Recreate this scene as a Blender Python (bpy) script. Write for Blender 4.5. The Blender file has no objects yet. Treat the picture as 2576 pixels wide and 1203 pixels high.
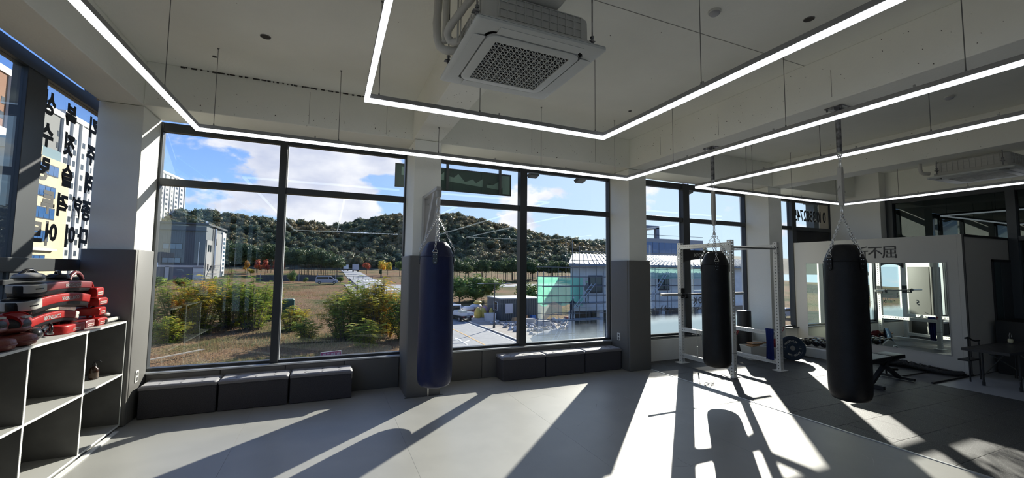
import bpy, bmesh, math, random
import numpy as np
from mathutils import Vector, Matrix, noise
sc = bpy.context.scene
COL = sc.collection
R = random.Random(7)
PI = math.pi
# ------------------------------------------------------------------ camera
cam_d = bpy.data.cameras.new('camera'); cam = bpy.data.objects.new('camera', cam_d); COL.objects.link(cam)
cam_d.sensor_width = 36; cam_d.lens = 1054.15 / 2576 * 36; cam_d.clip_end = 3000; cam_d.clip_start = 0.05
yaw, pit, rol = 0.409512, 0.0709724, 0.0103426
cy, sy, cp, sp, cr, sr = math.cos(yaw), math.sin(yaw), math.cos(pit), math.sin(pit), math.cos(rol), math.sin(rol)
fw = Vector((sy*cp, cy*cp, sp)); rt = Vector((cy, -sy, 0)); up = rt.cross(fw)
r2 = rt*cr + up*sr; u2 = -rt*sr + up*cr
mw = Matrix((r2, u2, -fw)).transposed().to_4x4(); mw.translation = (0, 0, 1.65)
cam.matrix_world = mw
sc.camera = cam
# ------------------------------------------------------------------ colour management, sampling helpers
sc.view_settings.view_transform = 'Standard'; sc.view_settings.look = 'None'
sc.view_settings.gamma = 1; sc.view_settings.exposure = 0.12; sc.view_settings.use_curve_mapping = False
sc.cycles.use_denoising = True
sc.cycles.max_bounces = 12; sc.cycles.diffuse_bounces = 8; sc.cycles.glossy_bounces = 4
sc.cycles.transparent_max_bounces = 24; sc.cycles.sample_clamp_indirect = 10
sc.cycles.caustics_reflective = False; sc.cycles.caustics_refractive = False
# ------------------------------------------------------------------ sun
SUN_AZ = math.radians(46.2); SUN_EL = math.radians(24.6)
sd = Vector((math.sin(SUN_AZ)*math.cos(SUN_EL), math.cos(SUN_AZ)*math.cos(SUN_EL), math.sin(SUN_EL)))
sun_d = bpy.data.lights.new('sun', 'SUN'); sun_d.energy = 10.8; sun_d.color = (1.0, 0.93, 0.82); sun_d.angle = math.radians(0.6)
sun = bpy.data.objects.new('sun', sun_d); COL.objects.link(sun)
sun.rotation_euler = (-sd).to_track_quat('-Z', 'Y').to_euler(); sun.location = sd*40
# ------------------------------------------------------------------ sky
world = bpy.data.worlds.new('sky'); sc.world = world; world.use_nodes = True
def build_sky():
    nt = world.node_tree; nt.nodes.clear(); N = nt.nodes.new; L = nt.links.new
    out = N('ShaderNodeOutputWorld'); bg = N('ShaderNodeBackground'); L(bg.outputs[0], out.inputs[0])
    tc = N('ShaderNodeTexCoord'); sep = N('ShaderNodeSeparateXYZ'); L(tc.outputs['Generated'], sep.inputs[0])
    def m(op, a, b=None, c=None):
        n = N('ShaderNodeMath'); n.operation = op
        for i, v in enumerate((a, b, c)):
            if v is None: continue
            if isinstance(v, (int, float)): n.inputs[i].default_value = v
            else: L(v, n.inputs[i])
        return n.outputs[0]
    z = sep.outputs[2]
    el = N('ShaderNodeValToRGB'); L(m('MAXIMUM', z, 0.0), el.inputs[0])
    e = el.color_ramp.elements; e[0].position = 0.0; e[0].color = (0.54, 0.72, 0.88, 1); e[1].position = 0.9; e[1].color = (0.09, 0.2, 0.55, 1)
    for p, c in ((0.09, (0.38, 0.58, 0.86, 1)), (0.17, (0.26, 0.47, 0.90, 1)), (0.30, (0.14, 0.30, 0.76, 1))):
        k = el.color_ramp.elements.new(p); k.color = c
    # whiter towards the sun's side
    vd = N('ShaderNodeVectorMath'); vd.operation = 'DOT_PRODUCT'; L(tc.outputs['Generated'], vd.inputs[0]); vd.inputs[1].default_value = sd
    glow = m('POWER', m('MAXIMUM', vd.outputs['Value'], 0.0), 5.0)
    mx = N('ShaderNodeMixRGB'); L(m('MULTIPLY', glow, 0.62), mx.inputs[0]); L(el.outputs[0], mx.inputs[1]); mx.inputs[2].default_value = (0.86, 0.96, 1.0, 1)
    # clouds: flattened noise on the dome
    mp = N('ShaderNodeMapping'); L(tc.outputs['Generated'], mp.inputs[0]); mp.inputs['Scale'].default_value = (1, 1, 1.9); mp.inputs['Location'].default_value = (3.1, 0.6, 0.2)
    nz = N('ShaderNodeTexNoise'); L(mp.outputs[0], nz.inputs[0]); nz.inputs['Scale'].default_value = 4.2; nz.inputs['Detail'].default_value = 10; nz.inputs['Roughness'].default_value = 0.52
    # a bank of cumulus in the north-west, thin cloud elsewhere
    cd = N('ShaderNodeVectorMath'); cd.operation = 'DISTANCE'
    sc3 = N('ShaderNodeVectorMath'); sc3.operation = 'MULTIPLY'; L(tc.outputs['Generated'], sc3.inputs[0]); sc3.inputs[1].default_value = (1, 0.6, 2.7)
    L(sc3.outputs[0], cd.inputs[0]); cd.inputs[1].default_value = (-0.07, 0.582, 0.615)
    bank = m('SUBTRACT', 1.0, m('MULTIPLY', cd.outputs['Value'], 2.6)); bank = m('MAXIMUM', bank, 0.0)
    dens = m('ADD', nz.outputs[0], m('MULTIPLY', bank, 0.30))
    mask = N('ShaderNodeMapRange'); mask.interpolation_type = 'SMOOTHSTEP'; L(dens, mask.inputs[0]); mask.inputs[1].default_value = 0.585; mask.inputs[2].default_value = 0.635; mask.inputs[4].default_value = 0.95
    nz2 = N('ShaderNodeTexNoise'); L(mp.outputs[0], nz2.inputs[0]); nz2.inputs['Scale'].default_value = 9; nz2.inputs['Detail'].default_value = 7; nz2.inputs['Roughness'].default_value = 0.5
    cc = N('ShaderNodeValToRGB'); L(m('ADD', m('MULTIPLY', nz2.outputs[0], 0.8), m('MULTIPLY', dens, -0.22)), cc.inputs[0])
    q = cc.color_ramp.elements; q[0].position = 0.10; q[0].color = (0.54, 0.56, 0.70, 1); q[1].position = 0.36; q[1].color = (0.90, 0.87, 0.90, 1)
    mc = N('ShaderNodeMixRGB'); L(mask.outputs[0], mc.inputs[0]); L(mx.outputs[0], mc.inputs[1]); L(cc.outputs[0], mc.inputs[2])
    L(mc.outputs[0], bg.inputs[0]); bg.inputs[1].default_value = 1.26
build_sky()
# ------------------------------------------------------------------ materials
MATS = {}
def mat(name, col, rough=0.6, metal=0.0, col2=None, scale=8.0, mixlo=0.4, mixhi=0.6, bump=0.0, bscale=60.0, emit=None, spec=0.5, objrand=0.0, detail=4, stretch=None, coat=0.0, transl=0.0, bdist=0.01, vor=False):
    if name in MATS: return MATS[name]
    m = bpy.data.materials.new(name); m.use_nodes = True; MATS[name] = m
    nt = m.node_tree; b = nt.nodes['Principled BSDF']; N = nt.nodes.new; L = nt.links.new
    b.inputs['Base Color'].default_value = (*col, 1); b.inputs['Roughness'].default_value = rough
    b.inputs['Metallic'].default_value = metal; b.inputs['Specular IOR Level'].default_value = spec
    b.inputs['Coat Weight'].default_value = coat
    tc = N('ShaderNodeTexCoord'); src = tc.outputs['Object']
    if stretch:
        mp = N('ShaderNodeMapping'); L(src, mp.inputs[0]); mp.inputs['Scale'].default_value = stretch; src = mp.outputs[0]
    co = None
    if col2:
        if vor:
            n = N('ShaderNodeTexVoronoi'); n.inputs['Scale'].default_value = scale; L(src, n.inputs['Vector']); fac = n.outputs['Color']
        else:
            n = N('ShaderNodeTexNoise'); n.inputs['Scale'].default_value = scale; n.inputs['Detail'].default_value = detail; L(src, n.inputs['Vector']); fac = n.outputs[0]
        mr = N('ShaderNodeMapRange'); L(fac, mr.inputs[0]); mr.inputs[1].default_value = mixlo; mr.inputs[2].default_value = mixhi
        mx = N('ShaderNodeMixRGB'); L(mr.outputs[0], mx.inputs[0]); mx.inputs[1].default_value = (*col, 1); mx.inputs[2].default_value = (*col2, 1); co = mx.outputs[0]
    if objrand:
        oi = N('ShaderNodeObjectInfo'); hs = N('ShaderNodeHueSaturation'); mr = N('ShaderNodeMapRange'); L(oi.outputs['Random'], mr.inputs[0])
        mr.inputs[3].default_value = 1-objrand; mr.inputs[4].default_value = 1+objrand; L(mr.outputs[0], hs.inputs['Value'])
        mr2 = N('ShaderNodeMapRange'); L(oi.outputs['Random'], mr2.inputs[0]); mr2.inputs[3].default_value = 0.5-objrand*0.08; mr2.inputs[4].default_value = 0.5+objrand*0.03; L(mr2.outputs[0], hs.inputs['Hue'])
        if co: L(co, hs.inputs['Color'])
        else: hs.inputs['Color'].default_value = (*col, 1)
        co = hs.outputs[0]
    if co: L(co, b.inputs['Base Color'])
    if bump:
        n2 = N('ShaderNodeTexNoise'); n2.inputs['Scale'].default_value = bscale; n2.inputs['Detail'].default_value = 3; L(src, n2.inputs['Vector'])
        bp = N('ShaderNodeBump'); bp.inputs['Strength'].default_value = bump; bp.inputs['Distance'].default_value = bdist; L(n2.outputs[0], bp.inputs['Height']); L(bp.outputs[0], b.inputs['Normal'])
    if emit:
        b.inputs['Emission Color'].default_value = (*emit[:3], 1); b.inputs['Emission Strength'].default_value = emit[3]
    if transl:
        tr = N('ShaderNodeBsdfTranslucent'); ms = N('ShaderNodeMixShader'); ms.inputs[0].default_value = transl
        if co: L(co, tr.inputs[0])
        else: tr.inputs[0].default_value = (*col, 1)
        L(b.outputs[0], ms.inputs[1]); L(tr.outputs[0], ms.inputs[2]); L(ms.outputs[0], nt.nodes['Material Output'].inputs[0])
    return m
def glass_mat(name, tint=(0.94, 0.96, 0.96), ior=1.5, film=None):
    m = bpy.data.materials.new(name); m.use_nodes = True; nt = m.node_tree; nt.nodes.clear(); N = nt.nodes.new; L = nt.links.new
    out = N('ShaderNodeOutputMaterial'); mx = N('ShaderNodeMixShader'); lw_ = N('ShaderNodeLayerWeight'); lw_.inputs[0].default_value = 0.5
    pw = N('ShaderNodeMath'); pw.operation = 'POWER'; L(lw_.outputs['Facing'], pw.inputs[0]); pw.inputs[1].default_value = 5
    f0 = ((ior-1)/(ior+1))**2; fr = N('ShaderNodeMath'); fr.operation = 'MULTIPLY_ADD'; L(pw.outputs[0], fr.inputs[0]); fr.inputs[1].default_value = 1-f0; fr.inputs[2].default_value = f0
    tr = N('ShaderNodeBsdfTransparent'); gl = N('ShaderNodeBsdfGlossy'); gl.inputs['Roughness'].default_value = 0.0; tr.inputs[0].default_value = (*tint, 1)
    gl.inputs[0].default_value = (0.9, 1.0, 1.0, 1)
    L(fr.outputs[0], mx.inputs[0]); L(tr.outputs[0], mx.inputs[1]); L(gl.outputs[0], mx.inputs[2])
    if film:   # milky printed film: more opaque towards its foot (z range in object space)
        ms = N('ShaderNodeMixShader'); tc = N('ShaderNodeTexCoord'); sp_ = N('ShaderNodeSeparateXYZ'); L(tc.outputs['Object'], sp_.inputs[0])
        nz = N('ShaderNodeTexNoise'); nz.inputs['Scale'].default_value = 6; L(tc.outputs['Object'], nz.inputs[0])
        ad = N('ShaderNodeMath'); ad.operation = 'MULTIPLY_ADD'; L(nz.outputs[0], ad.inputs[0]); ad.inputs[1].default_value = film[3]; L(sp_.outputs[2], ad.inputs[2])
        mr = N('ShaderNodeMapRange'); mr.interpolation_type = 'SMOOTHSTEP'; L(ad.outputs[0], mr.inputs[0]); mr.inputs[1].default_value = film[0]; mr.inputs[2].default_value = film[1]; mr.inputs[3].default_value = film[2]; mr.inputs[4].default_value = 0.0
        df = N('ShaderNodeBsdfTranslucent'); df.inputs[0].default_value = (0.34, 0.41, 0.45, 1)
        L(mr.outputs[0], ms.inputs[0]); L(mx.outputs[0], ms.inputs[1]); L(df.outputs[0], ms.inputs[2]); L(ms.outputs[0], out.inputs[0])
    else: L(mx.outputs[0], out.inputs[0])
    MATS[name] = m
    return m
G = (0.30, 0.30, 0.29)
concrete = mat('painted_concrete', (0.87, 0.875, 0.81), 0.85, col2=(0.81, 0.815, 0.755), scale=1.3, mixlo=0.35, mixhi=0.7, bump=0.25, bscale=35, detail=8)
pits = mat('concrete_pit', (0.06, 0.055, 0.05), 0.95)
seam_m = mat('formwork_seam', (0.36, 0.35, 0.33), 0.9)
wallwhite = mat('wall_paint', (0.76, 0.76, 0.73), 0.8, bump=0.1, bscale=80)
partgrey = mat('partition_paint', (0.47, 0.465, 0.44), 0.75, bump=0.08, bscale=90)
backgrey = mat('room_back_paint', (0.60, 0.60, 0.58), 0.85, bump=0.05)
frame_m = mat('dark_aluminium', (0.045, 0.05, 0.055), 0.42, metal=0.3, bump=0.02)
alu = mat('silver_aluminium', (0.55, 0.57, 0.58), 0.38, metal=0.6)
padm = mat('grey_vinyl_pad', (0.140, 0.137, 0.129), 0.5, bump=0.12, bscale=220, spec=0.4)
matm = mat('grey_mat_vinyl', (0.335, 0.335, 0.318), 0.38, col2=(0.305, 0.305, 0.290), scale=2.2, bump=0.10, bscale=420, spec=0.42, bdist=0.002)
rub = mat('speckled_rubber', (0.028, 0.029, 0.031), 0.55, col2=(0.30, 0.30, 0.30), scale=150, mixlo=0.60, mixhi=0.68, bump=0.5, bscale=300, spec=0.75, detail=2, objrand=0.15, bdist=0.003)
slabm = mat('floor_screed', (0.12, 0.12, 0.12), 0.9, col2=(0.16, 0.16, 0.155), scale=4)
lfloor = mat('pale_floor_tile', (0.40, 0.42, 0.45), 0.35, col2=(0.36, 0.38, 0.41), scale=2)
white_steel = mat('white_powder_coat', (0.72, 0.72, 0.69), 0.4, bump=0.03, bscale=150)
ivory = mat('ivory_plastic', (0.62, 0.62, 0.58), 0.5, bump=0.02)
acw = mat('aircon_plastic', (0.64, 0.67, 0.66), 0.45, bump=0.02)
acb = mat('aircon_casing', (0.50, 0.50, 0.47), 0.6, bump=0.1, bscale=120)
black = mat('black_matt', (0.012, 0.012, 0.013), 0.55)
blackg = mat('black_gloss', (0.012, 0.012, 0.014), 0.2)
leather = mat('black_leather', (0.0035, 0.0037, 0.005), 0.38, bump=0.25, bscale=170, col2=(0.006, 0.0065, 0.008), scale=9, spec=0.28)
navy = mat('navy_vinyl', (0.0065, 0.011, 0.052), 0.42, bump=0.2, bscale=60, col2=(0.008, 0.014, 0.062), scale=5, spec=0.35)
chrome = mat('chrome', (0.70, 0.70, 0.69), 0.22, metal=1.0)
steel = mat('brushed_steel', (0.42, 0.42, 0.42), 0.35, metal=1.0, bump=0.05)
gsteel = mat('mottled_galvanised_steel', (0.10, 0.10, 0.105), 0.45, metal=0.6, col2=(0.28, 0.28, 0.29), scale=16)
webb = mat('grey_webbing', (0.50, 0.49, 0.46), 0.85, bump=0.6, bscale=300)
ottom = mat('charcoal_linen', (0.060, 0.059, 0.066), 0.95, bump=0.5, bscale=420, col2=(0.095, 0.092, 0.102), scale=180, spec=0.2)
ottop = mat('sunlit_linen_lid', (0.13, 0.125, 0.135), 0.5, bump=0.3, bscale=420, col2=(0.17, 0.16, 0.175), scale=180, spec=1.0)  # same linen as the box, coloured paler for the sunlit lid tops
ottop.node_tree.nodes['Principled BSDF'].inputs['Sheen Weight'].default_value = 0.5
shelfw = mat('white_laminate', (0.70, 0.70, 0.68), 0.5)
shelfd = mat('shelf_panel_dark', (0.10, 0.10, 0.095), 0.6, col2=(0.12, 0.12, 0.115), scale=6)  # shelf uprights and backs, darker than its horizontal boards
led = mat('led_diffuser', (0.9, 0.9, 0.95), 0.5, emit=(0.90, 0.93, 1.0, 2.0))
downl = mat('downlight_lens', (0.9, 0.9, 0.9), 0.5, emit=(0.9, 1.0, 1.0, 3.5))
dfilm = mat('dark_film', (0.02, 0.03, 0.03), 0.4)
redv = mat('red_vinyl', (0.27, 0.008, 0.008), 0.42, spec=0.25, bump=0.08, bscale=50, col2=(0.31, 0.012, 0.010), scale=9)
redd = mat('brick_red_vinyl', (0.16, 0.032, 0.022), 0.4, bump=0.3, bscale=60)
whv = mat('white_vinyl', (0.46, 0.46, 0.43), 0.4)
amber = mat('amber_glass', (0.035, 0.014, 0.006), 0.12, coat=0.5)
bluecl = mat('blue_towel', (0.012, 0.028, 0.16), 0.95, bump=0.8, bscale=150)
bluep = mat('blue_rubber_plate', (0.012, 0.028, 0.055), 0.45, bump=0.1)
wood = mat('light_wood', (0.42, 0.25, 0.13), 0.55, col2=(0.34, 0.19, 0.09), scale=6, stretch=(1, 8, 8))
grille = mat('grille_dark', (0.005, 0.005, 0.005), 0.9)
glass = glass_mat('window_glass')
filmg = glass_mat('filmed_window_glass', film=(0.24, 0.44, 0.86, 0.08))
filmb = glass_mat('lightly_filmed_window_glass', film=(-0.10, 0.42, 0.34, 0.12))
darkgl = glass_mat('dark_partition_glass', tint=(0.20, 0.30, 0.30), ior=1.6)
mirror = mat('mirror_silver', (0.80, 0.88, 0.82), 0.005, metal=1.0)
# ------------------------------------------------------------------ mesh builder
class MB:
    def __init__(s): s.v = []; s.f = []
    def add(s, vs, fs):
        o = len(s.v); s.v.extend([tuple(p) for p in vs]); s.f.extend([tuple(i+o for i in f) for f in fs]); return s
    def box(s, x0, x1, y0, y1, z0, z1):
        return s.add([(x0,y0,z0),(x1,y0,z0),(x1,y1,z0),(x0,y1,z0),(x0,y0,z1),(x1,y0,z1),(x1,y1,z1),(x0,y1,z1)],
                     [(0,3,2,1),(4,5,6,7),(0,1,5,4),(1,2,6,5),(2,3,7,6),(3,0,4,7)])
    def rbox(s, x0, x1, y0, y1, z0, z1, r=0.02, n=3, axis='z'):
        # box with rounded vertical (axis) corners and a soft top/bottom rim
        def ring(ix0, ix1, iy0, iy1, rr):
            pts = []
            for (cx_, cy_, a0) in ((ix1-rr, iy1-rr, 0), (ix0+rr, iy1-rr, 90), (ix0+rr, iy0+rr, 180), (ix1-rr, iy0+rr, 270)):
                for k in range(n+1):
                    a = math.radians(a0+90*k/n); pts.append((cx_+rr*math.cos(a), cy_+rr*math.sin(a)))
            return pts
        A = {'z': (x0,x1,y0,y1,z0,z1), 'x': (y0,y1,z0,z1,x0,x1), 'y': (z0,z1,x0,x1,y0,y1)}[axis]
        a0,a1,b0,b1,c0,c1 = A; q = r*0.6; prof = [(c0, q), (c0+q*0.3, q*0.3), (c0+q, 0), (c1-q, 0), (c1-q*0.3, q*0.3), (c1, q)]
        rings = []
        for c, i in prof: rings.append([(p[0], p[1], c) for p in ring(a0+i, a1-i, b0+i, b1-i, max(r-i, r*0.3))])
        def mp(p): return p if axis == 'z' else ((p[2], p[0], p[1]) if axis == 'x' else (p[1], p[2], p[0]))
        return s.loft([[mp(p) for p in rg] for rg in rings])
    def loft(s, rings, caps=True, closed=True):
        o = len(s.v); m = len(rings[0])
        for rg in rings: s.v.extend([tuple(p) for p in rg])
        for i in range(len(rings)-1):
            for j in range(m if closed else m-1):
                k = (j+1) % m; s.f.append((o+i*m+j, o+i*m+k, o+(i+1)*m+k, o+(i+1)*m+j))
        if caps and closed:
            s.f.append(tuple(o+j for j in reversed(range(m)))); s.f.append(tuple(o+(len(rings)-1)*m+j for j in range(m)))
        return s
    def cyl(s, p0, p1, r0, r1=None, n=12, caps=True):
        r1 = r0 if r1 is None else r1; p0 = Vector(p0); p1 = Vector(p1); d = (p1-p0).normalized()
        a = d.orthogonal().normalized(); b = d.cross(a); rg = []
        for p, r in ((p0, r0), (p1, r1)): rg.append([p+a*(r*math.cos(2*PI*k/n))+b*(r*math.sin(2*PI*k/n)) for k in range(n)])
        return s.loft(rg, caps)
    def lathe(s, c, prof, n=24, axis='z'):
        rg = []
        for r, z in prof:
            ring = []
            for k in range(n):
                x = r*math.cos(2*PI*k/n); y = r*math.sin(2*PI*k/n)
                ring.append({'z': (c[0]+x, c[1]+y, c[2]+z), 'x': (c[0]+z, c[1]+x, c[2]+y), 'y': (c[0]+y, c[1]+z, c[2]+x)}[axis])
            rg.append(ring)
        return s.loft(rg)
    def tube(s, pts, r, n=8, closed=False):
        pts = [Vector(p) for p in pts]; N = len(pts); rg = []; a = None
        for i, p in enumerate(pts):
            if closed: d = pts[(i+1) % N]-pts[i-1]
            else: d = pts[min(i+1, N-1)]-pts[max(i-1, 0)]
            d.normalize()
            if a is None: a = d.orthogonal().normalized()
            else:
                a = a - d*a.dot(d); a = a.normalized() if a.length > 1e-6 else d.orthogonal().normalized()
            b = d.cross(a); rr = r[i] if isinstance(r, (list, tuple)) else r
            rg.append([p+a*(rr*math.cos(2*PI*k/n))+b*(rr*math.sin(2*PI*k/n)) for k in range(n)])
        if closed: rg.append(rg[0]); return s.loft(rg, caps=False)
        return s.loft(rg)
    def prism(s, poly, axis, lo, hi):
        # poly: 2D points in the two other axes, extruded along axis
        def mp(p, c): return {'z': (p[0], p[1], c), 'y': (p[0], c, p[1]), 'x': (c, p[0], p[1])}[axis]
        return s.loft([[mp(p, lo) for p in poly], [mp(p, hi) for p in poly]])
    def build(s, name, m, parent=None, smooth=False, local=False, bevel=0.0, recalc=True):
        me = bpy.data.meshes.new(name); me.from_pydata(s.v, [], s.f)
        if recalc or bevel:
            bm = bmesh.new(); bm.from_mesh(me); bmesh.ops.recalc_face_normals(bm, faces=bm.faces); bm.to_mesh(me); bm.free()
        o = bpy.data.objects.new(name, me); COL.objects.link(o)
        if m: me.materials.append(m)
        if smooth:
            me.polygons.foreach_set('use_smooth', [True]*len(me.polygons))
            try: me.set_sharp_from_angle(angle=math.radians(smooth if isinstance(smooth, (int, float)) and smooth > 1 else 40))
            except Exception: pass
        if parent is not None:
            o.parent = parent
            if not local:
                w = wloc(parent); me.transform(Matrix.Translation(-w))
        elif not local:
            c = [sum(t)/2 for t in ((min(p[0] for p in s.v), max(p[0] for p in s.v)), (min(p[1] for p in s.v), max(p[1] for p in s.v)))]
            b = Vector((c[0], c[1], min(p[2] for p in s.v))); me.transform(Matrix.Translation(-b)); o.location = b
        if bevel:
            bv = o.modifiers.new('bevel', 'BEVEL'); bv.width = bevel; bv.segments = 3; bv.limit_method = 'ANGLE'
        return o
def wloc(o):
    v = Vector(o.location)
    while o.parent: o = o.parent; v += Vector(o.location)
    return v
def tag(o, label, cat, group=None, kind=None):
    if label: o['label'] = label
    if cat: o['category'] = cat
    if group: o['group'] = group
    if kind: o['kind'] = kind
    return o
def thing(name, label, cat, loc=(0, 0, 0), rz=0, group=None):
    o = bpy.data.objects.new(name, None); COL.objects.link(o); o.empty_display_size = 0.1
    o.location = loc; o.rotation_euler = (0, 0, rz); return tag(o, label, cat, group)
def struct(o): o['kind'] = 'structure'; return o
CH = {}
def children(o): return [c for c in bpy.data.objects if c.parent == o] if False else list(o.children)
def copy_tree(o, parent=None):
    c = o.copy(); COL.objects.link(c); c.parent = parent
    for ch in list(o.children): copy_tree(ch, c)
    return c
def text_mb(body, size, depth=0.004, bold=0.0, align='CENTER'):
    cu = bpy.data.curves.new('t', 'FONT'); cu.body = body; cu.size = size; cu.extrude = depth/2; cu.offset = bold; cu.align_x = align; cu.align_y = 'CENTER'; cu.resolution_u = 3
    o = bpy.data.objects.new('t', cu); COL.objects.link(o); dg = bpy.context.evaluated_depsgraph_get(); me = bpy.data.meshes.new_from_object(o.evaluated_get(dg))
    bpy.data.objects.remove(o); bpy.data.curves.remove(cu); return me
def place_text(name, body, size, m, parent, M4, depth=0.004, bold=0.0, sx=1.0, local=False):
    me = text_mb(body, size, depth, bold); me.transform(Matrix.Diagonal((sx, 1, 1, 1))); me.transform(M4)
    if sx < 0: me.flip_normals()
    o = bpy.data.objects.new(name, me); COL.objects.link(o); me.materials.clear(); me.materials.append(m)
    if parent is not None:
        o.parent = parent
        if not local: me.transform(Matrix.Translation(-wloc(parent)))
    return o
def frame3(c, ex, ez):
    # matrix taking text x->ex, y->ez at c
    ex = Vector(ex).normalized(); ez = Vector(ez).normalized(); n = ex.cross(ez)
    M4 = Matrix((ex, ez, n)).transposed().to_4x4(); M4.translation = c; return M4
def perf(mb, o, u, v, W, L, r=0.0095, pitch=0.05, end=None):
    # flat strip L long, W wide, with a row of octagonal holes
    o = Vector(o); u = Vector(u); v = Vector(v); n = max(1, int(round(L/pitch))); pt = L/n
    for i in range(n):
        c = o+v*(pt*(i+0.5)); h = W/2; g = pt/2
        outer = [c+u*h, c+u*h+v*g, c+v*g, c-u*h+v*g, c-u*h, c-u*h-v*g, c-v*g, c+u*h-v*g]
        inner = [c+u*(r*math.cos(k*PI/4))+v*(r*math.sin(k*PI/4)) for k in range(8)]
        mb.add(outer+inner, [(k, (k+1) % 8, 8+(k+1) % 8, 8+k) for k in range(8)])
def perf_tube(mb, p0, axis, L, w, r=0.0095, pitch=0.05, faces='abcd'):
    # square tube of side w centred on p0 running along axis
    ax = Vector(axis); a = Vector((1, 0, 0)) if abs(ax.x) < 0.5 else Vector((0, 1, 0)); b = ax.cross(a)
    p0 = Vector(p0); h = w/2
    for s_, t in ((a, b), (-a, b), (b, a), (-b, a)): perf(mb, p0+s_*h, t, ax, w, L, r, pitch)
    for e in (0, L):
        c = p0+ax*e; mb.add([c+a*h+b*h, c-a*h+b*h, c-a*h-b*h, c+a*h-b*h], [(0, 1, 2, 3)])
# ================================================================== THE ROOM
floor = struct(MB().box(-2.45, 11.3, -6, 6.35, -0.3, -0.02).build('floor', slabm))
xs = [-2.25, -0.75, 0.72, 2.23, 3.60, 4.962]
for a, b in zip([-2.45]+xs[:-1], xs):
    MB().box(a+0.0006, b-0.0006, -5.98, 6.10, -0.02, 0.0).build('mat_sheet', matm, floor, bevel=0.0008)
MB().box(4.964, 4.988, -5.98, 6.10, -0.02, 0.006).build('edge_strip', alu, floor)
Y = 6.17; row = 0
rt_ = random.Random(3)
tile0 = {}
while Y > -0.9:
    y0 = Y-0.475; x = 4.99 + (0, -0.24)[row % 2]
    while x < 11.28:
        xa, xb = max(x, 4.99), min(x+0.475, 11.28)
        if y0 < 3.36 and xb > 8.36: xb = min(xb, 8.36)
        yb = min(Y, 6.12)
        if xb-xa > 0.03 and not (xa > 9.58 and y0 > 3.3):
            key = (round(xb-xa, 3), round(yb-y0, 3))
            if key not in tile0:
                w, d = key; tile0[key] = MB().rbox(0.001, w-0.001, 0.001, d-0.001, -0.02, 0.0, r=0.004, n=1).build('rubber_tile', rub, floor, local=True); t = tile0[key]
            else:
                t = tile0[key].copy(); COL.objects.link(t)
            t.location = Vector((xa, y0, rt_.uniform(-0.0008, 0.0004)))-wloc(floor)
        x += 0.475
    Y = y0; row += 1
MB().box(8.34, 9.62, 3.352, 3.372, -0.02, 0.022).build('edge_strip', black, floor)
struct(MB().box(8.375, 11.3, -5.9, 3.35, -0.02, -0.004).build('floor_pale', lfloor))
MB().box(4.99, 8.34, -5.9, -0.92, -0.02, -0.001).build('rubber_sheet', rub, floor)
# ceiling with formwork grooves
ceil = struct(MB().box(-2.28, 11.3, -6, 6.16, 3.86, 4.1).build('ceiling', concrete))
g_ = MB(); g_.box(-1.9, 4.6, 2.755, 2.761, 3.857, 3.861).box(5.05, 8.2, 1.2, 1.206, 3.857, 3.861)
g_.build('formwork_groove', seam_m, ceil)
def pitset(name, parent, n, f, seed):
    r = random.Random(seed); mb = MB()
    for _ in range(n):
        p, nrm = f(r); s_ = r.uniform(0.0015, 0.005)*(1 if r.random() < .85 else 1.8); nrm = Vector(nrm); a = nrm.orthogonal().normalized(); b = nrm.cross(a)
        k = r.uniform(0.5, 1.8); ring = [Vector(p)+a*(s_*k*math.cos(t*PI/3)*r.uniform(.6, 1))+b*(s_*math.sin(t*PI/3)*r.uniform(.6, 1)) for t in range(6)]
        mb.loft([[q+nrm*0.0012 for q in ring], [q-nrm*0.004 for q in ring]])
    o = mb.build(name, pits, parent); o['kind'] = 'stuff'; return o
# beams
def beam(name, x0, x1, y0, y1, z0=3.37):
    return struct(MB().box(x0, x1, y0, y1, z0, 3.86).build(name, concrete, bevel=0.008))
bf = beam('beam_front', -1.9, 11.3, 5.62, 6.16)
bl = beam('beam_left', -2.28, -1.9, -6, 6.16)
b2 = beam('beam_middle', 0.97, 1.33, -6, 5.618)
b3 = beam('beam_heavy', 4.60, 5.06, -6, 5.618)
b4 = beam('beam_far', 8.20, 8.60, -6, 5.618)
pitset('blowhole', b3, 130, lambda r: ((4.6, r.uniform(1.2, 5.5), r.uniform(3.38, 3.84)), (-1, 0, 0)), 4)
pitset('blowhole', bf, 150, lambda r: ((r.uniform(-1.8, 4.5), 5.62, 3.372+abs(r.gauss(0, .12)) % 0.45), (0, -1, 0)), 5)
pitset('blowhole', b2, 40, lambda r: ((r.uniform(1.0, 1.3), r.uniform(2.9, 5.5), 3.37), (0, 0, -1)), 6)
pitset('blowhole', b4, 60, lambda r: ((8.2, r.uniform(2, 5.5), r.uniform(3.4, 3.84)), (-1, 0, 0)), 7)
pitset('blowhole', ceil, 60, lambda r: ((r.uniform(-1.6, 8), r.uniform(1.8, 5.5), 3.86), (0, 0, -1)), 8)
sm = MB()
for y in (4.9, 3.85, 2.5): sm.box(4.597, 4.6, y, y+0.004, 3.42, 3.7)
sm.build('formwork_seam', seam_m, b3)
sm = MB()
for x in (0.62, 2.75, 3.9, -0.3): sm.box(x, x+0.004, 5.617, 5.62, 3.40, 3.80)
sm.build('formwork_seam', seam_m, bf)
# crumbled plaster line where ceiling meets front beam
r = random.Random(12); cm = MB(); x = -1.6
while x < 0.9:
    w = r.uniform(0.01, 0.07); h_ = r.uniform(0.002, 0.011); cm.box(x, x+w, 5.612, 5.622, 3.848-h_*r.random(), 3.86); x += w+r.uniform(0.0, 0.05)
cm.build('rough_edge', pits, bf)['kind'] = 'stuff'
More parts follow.
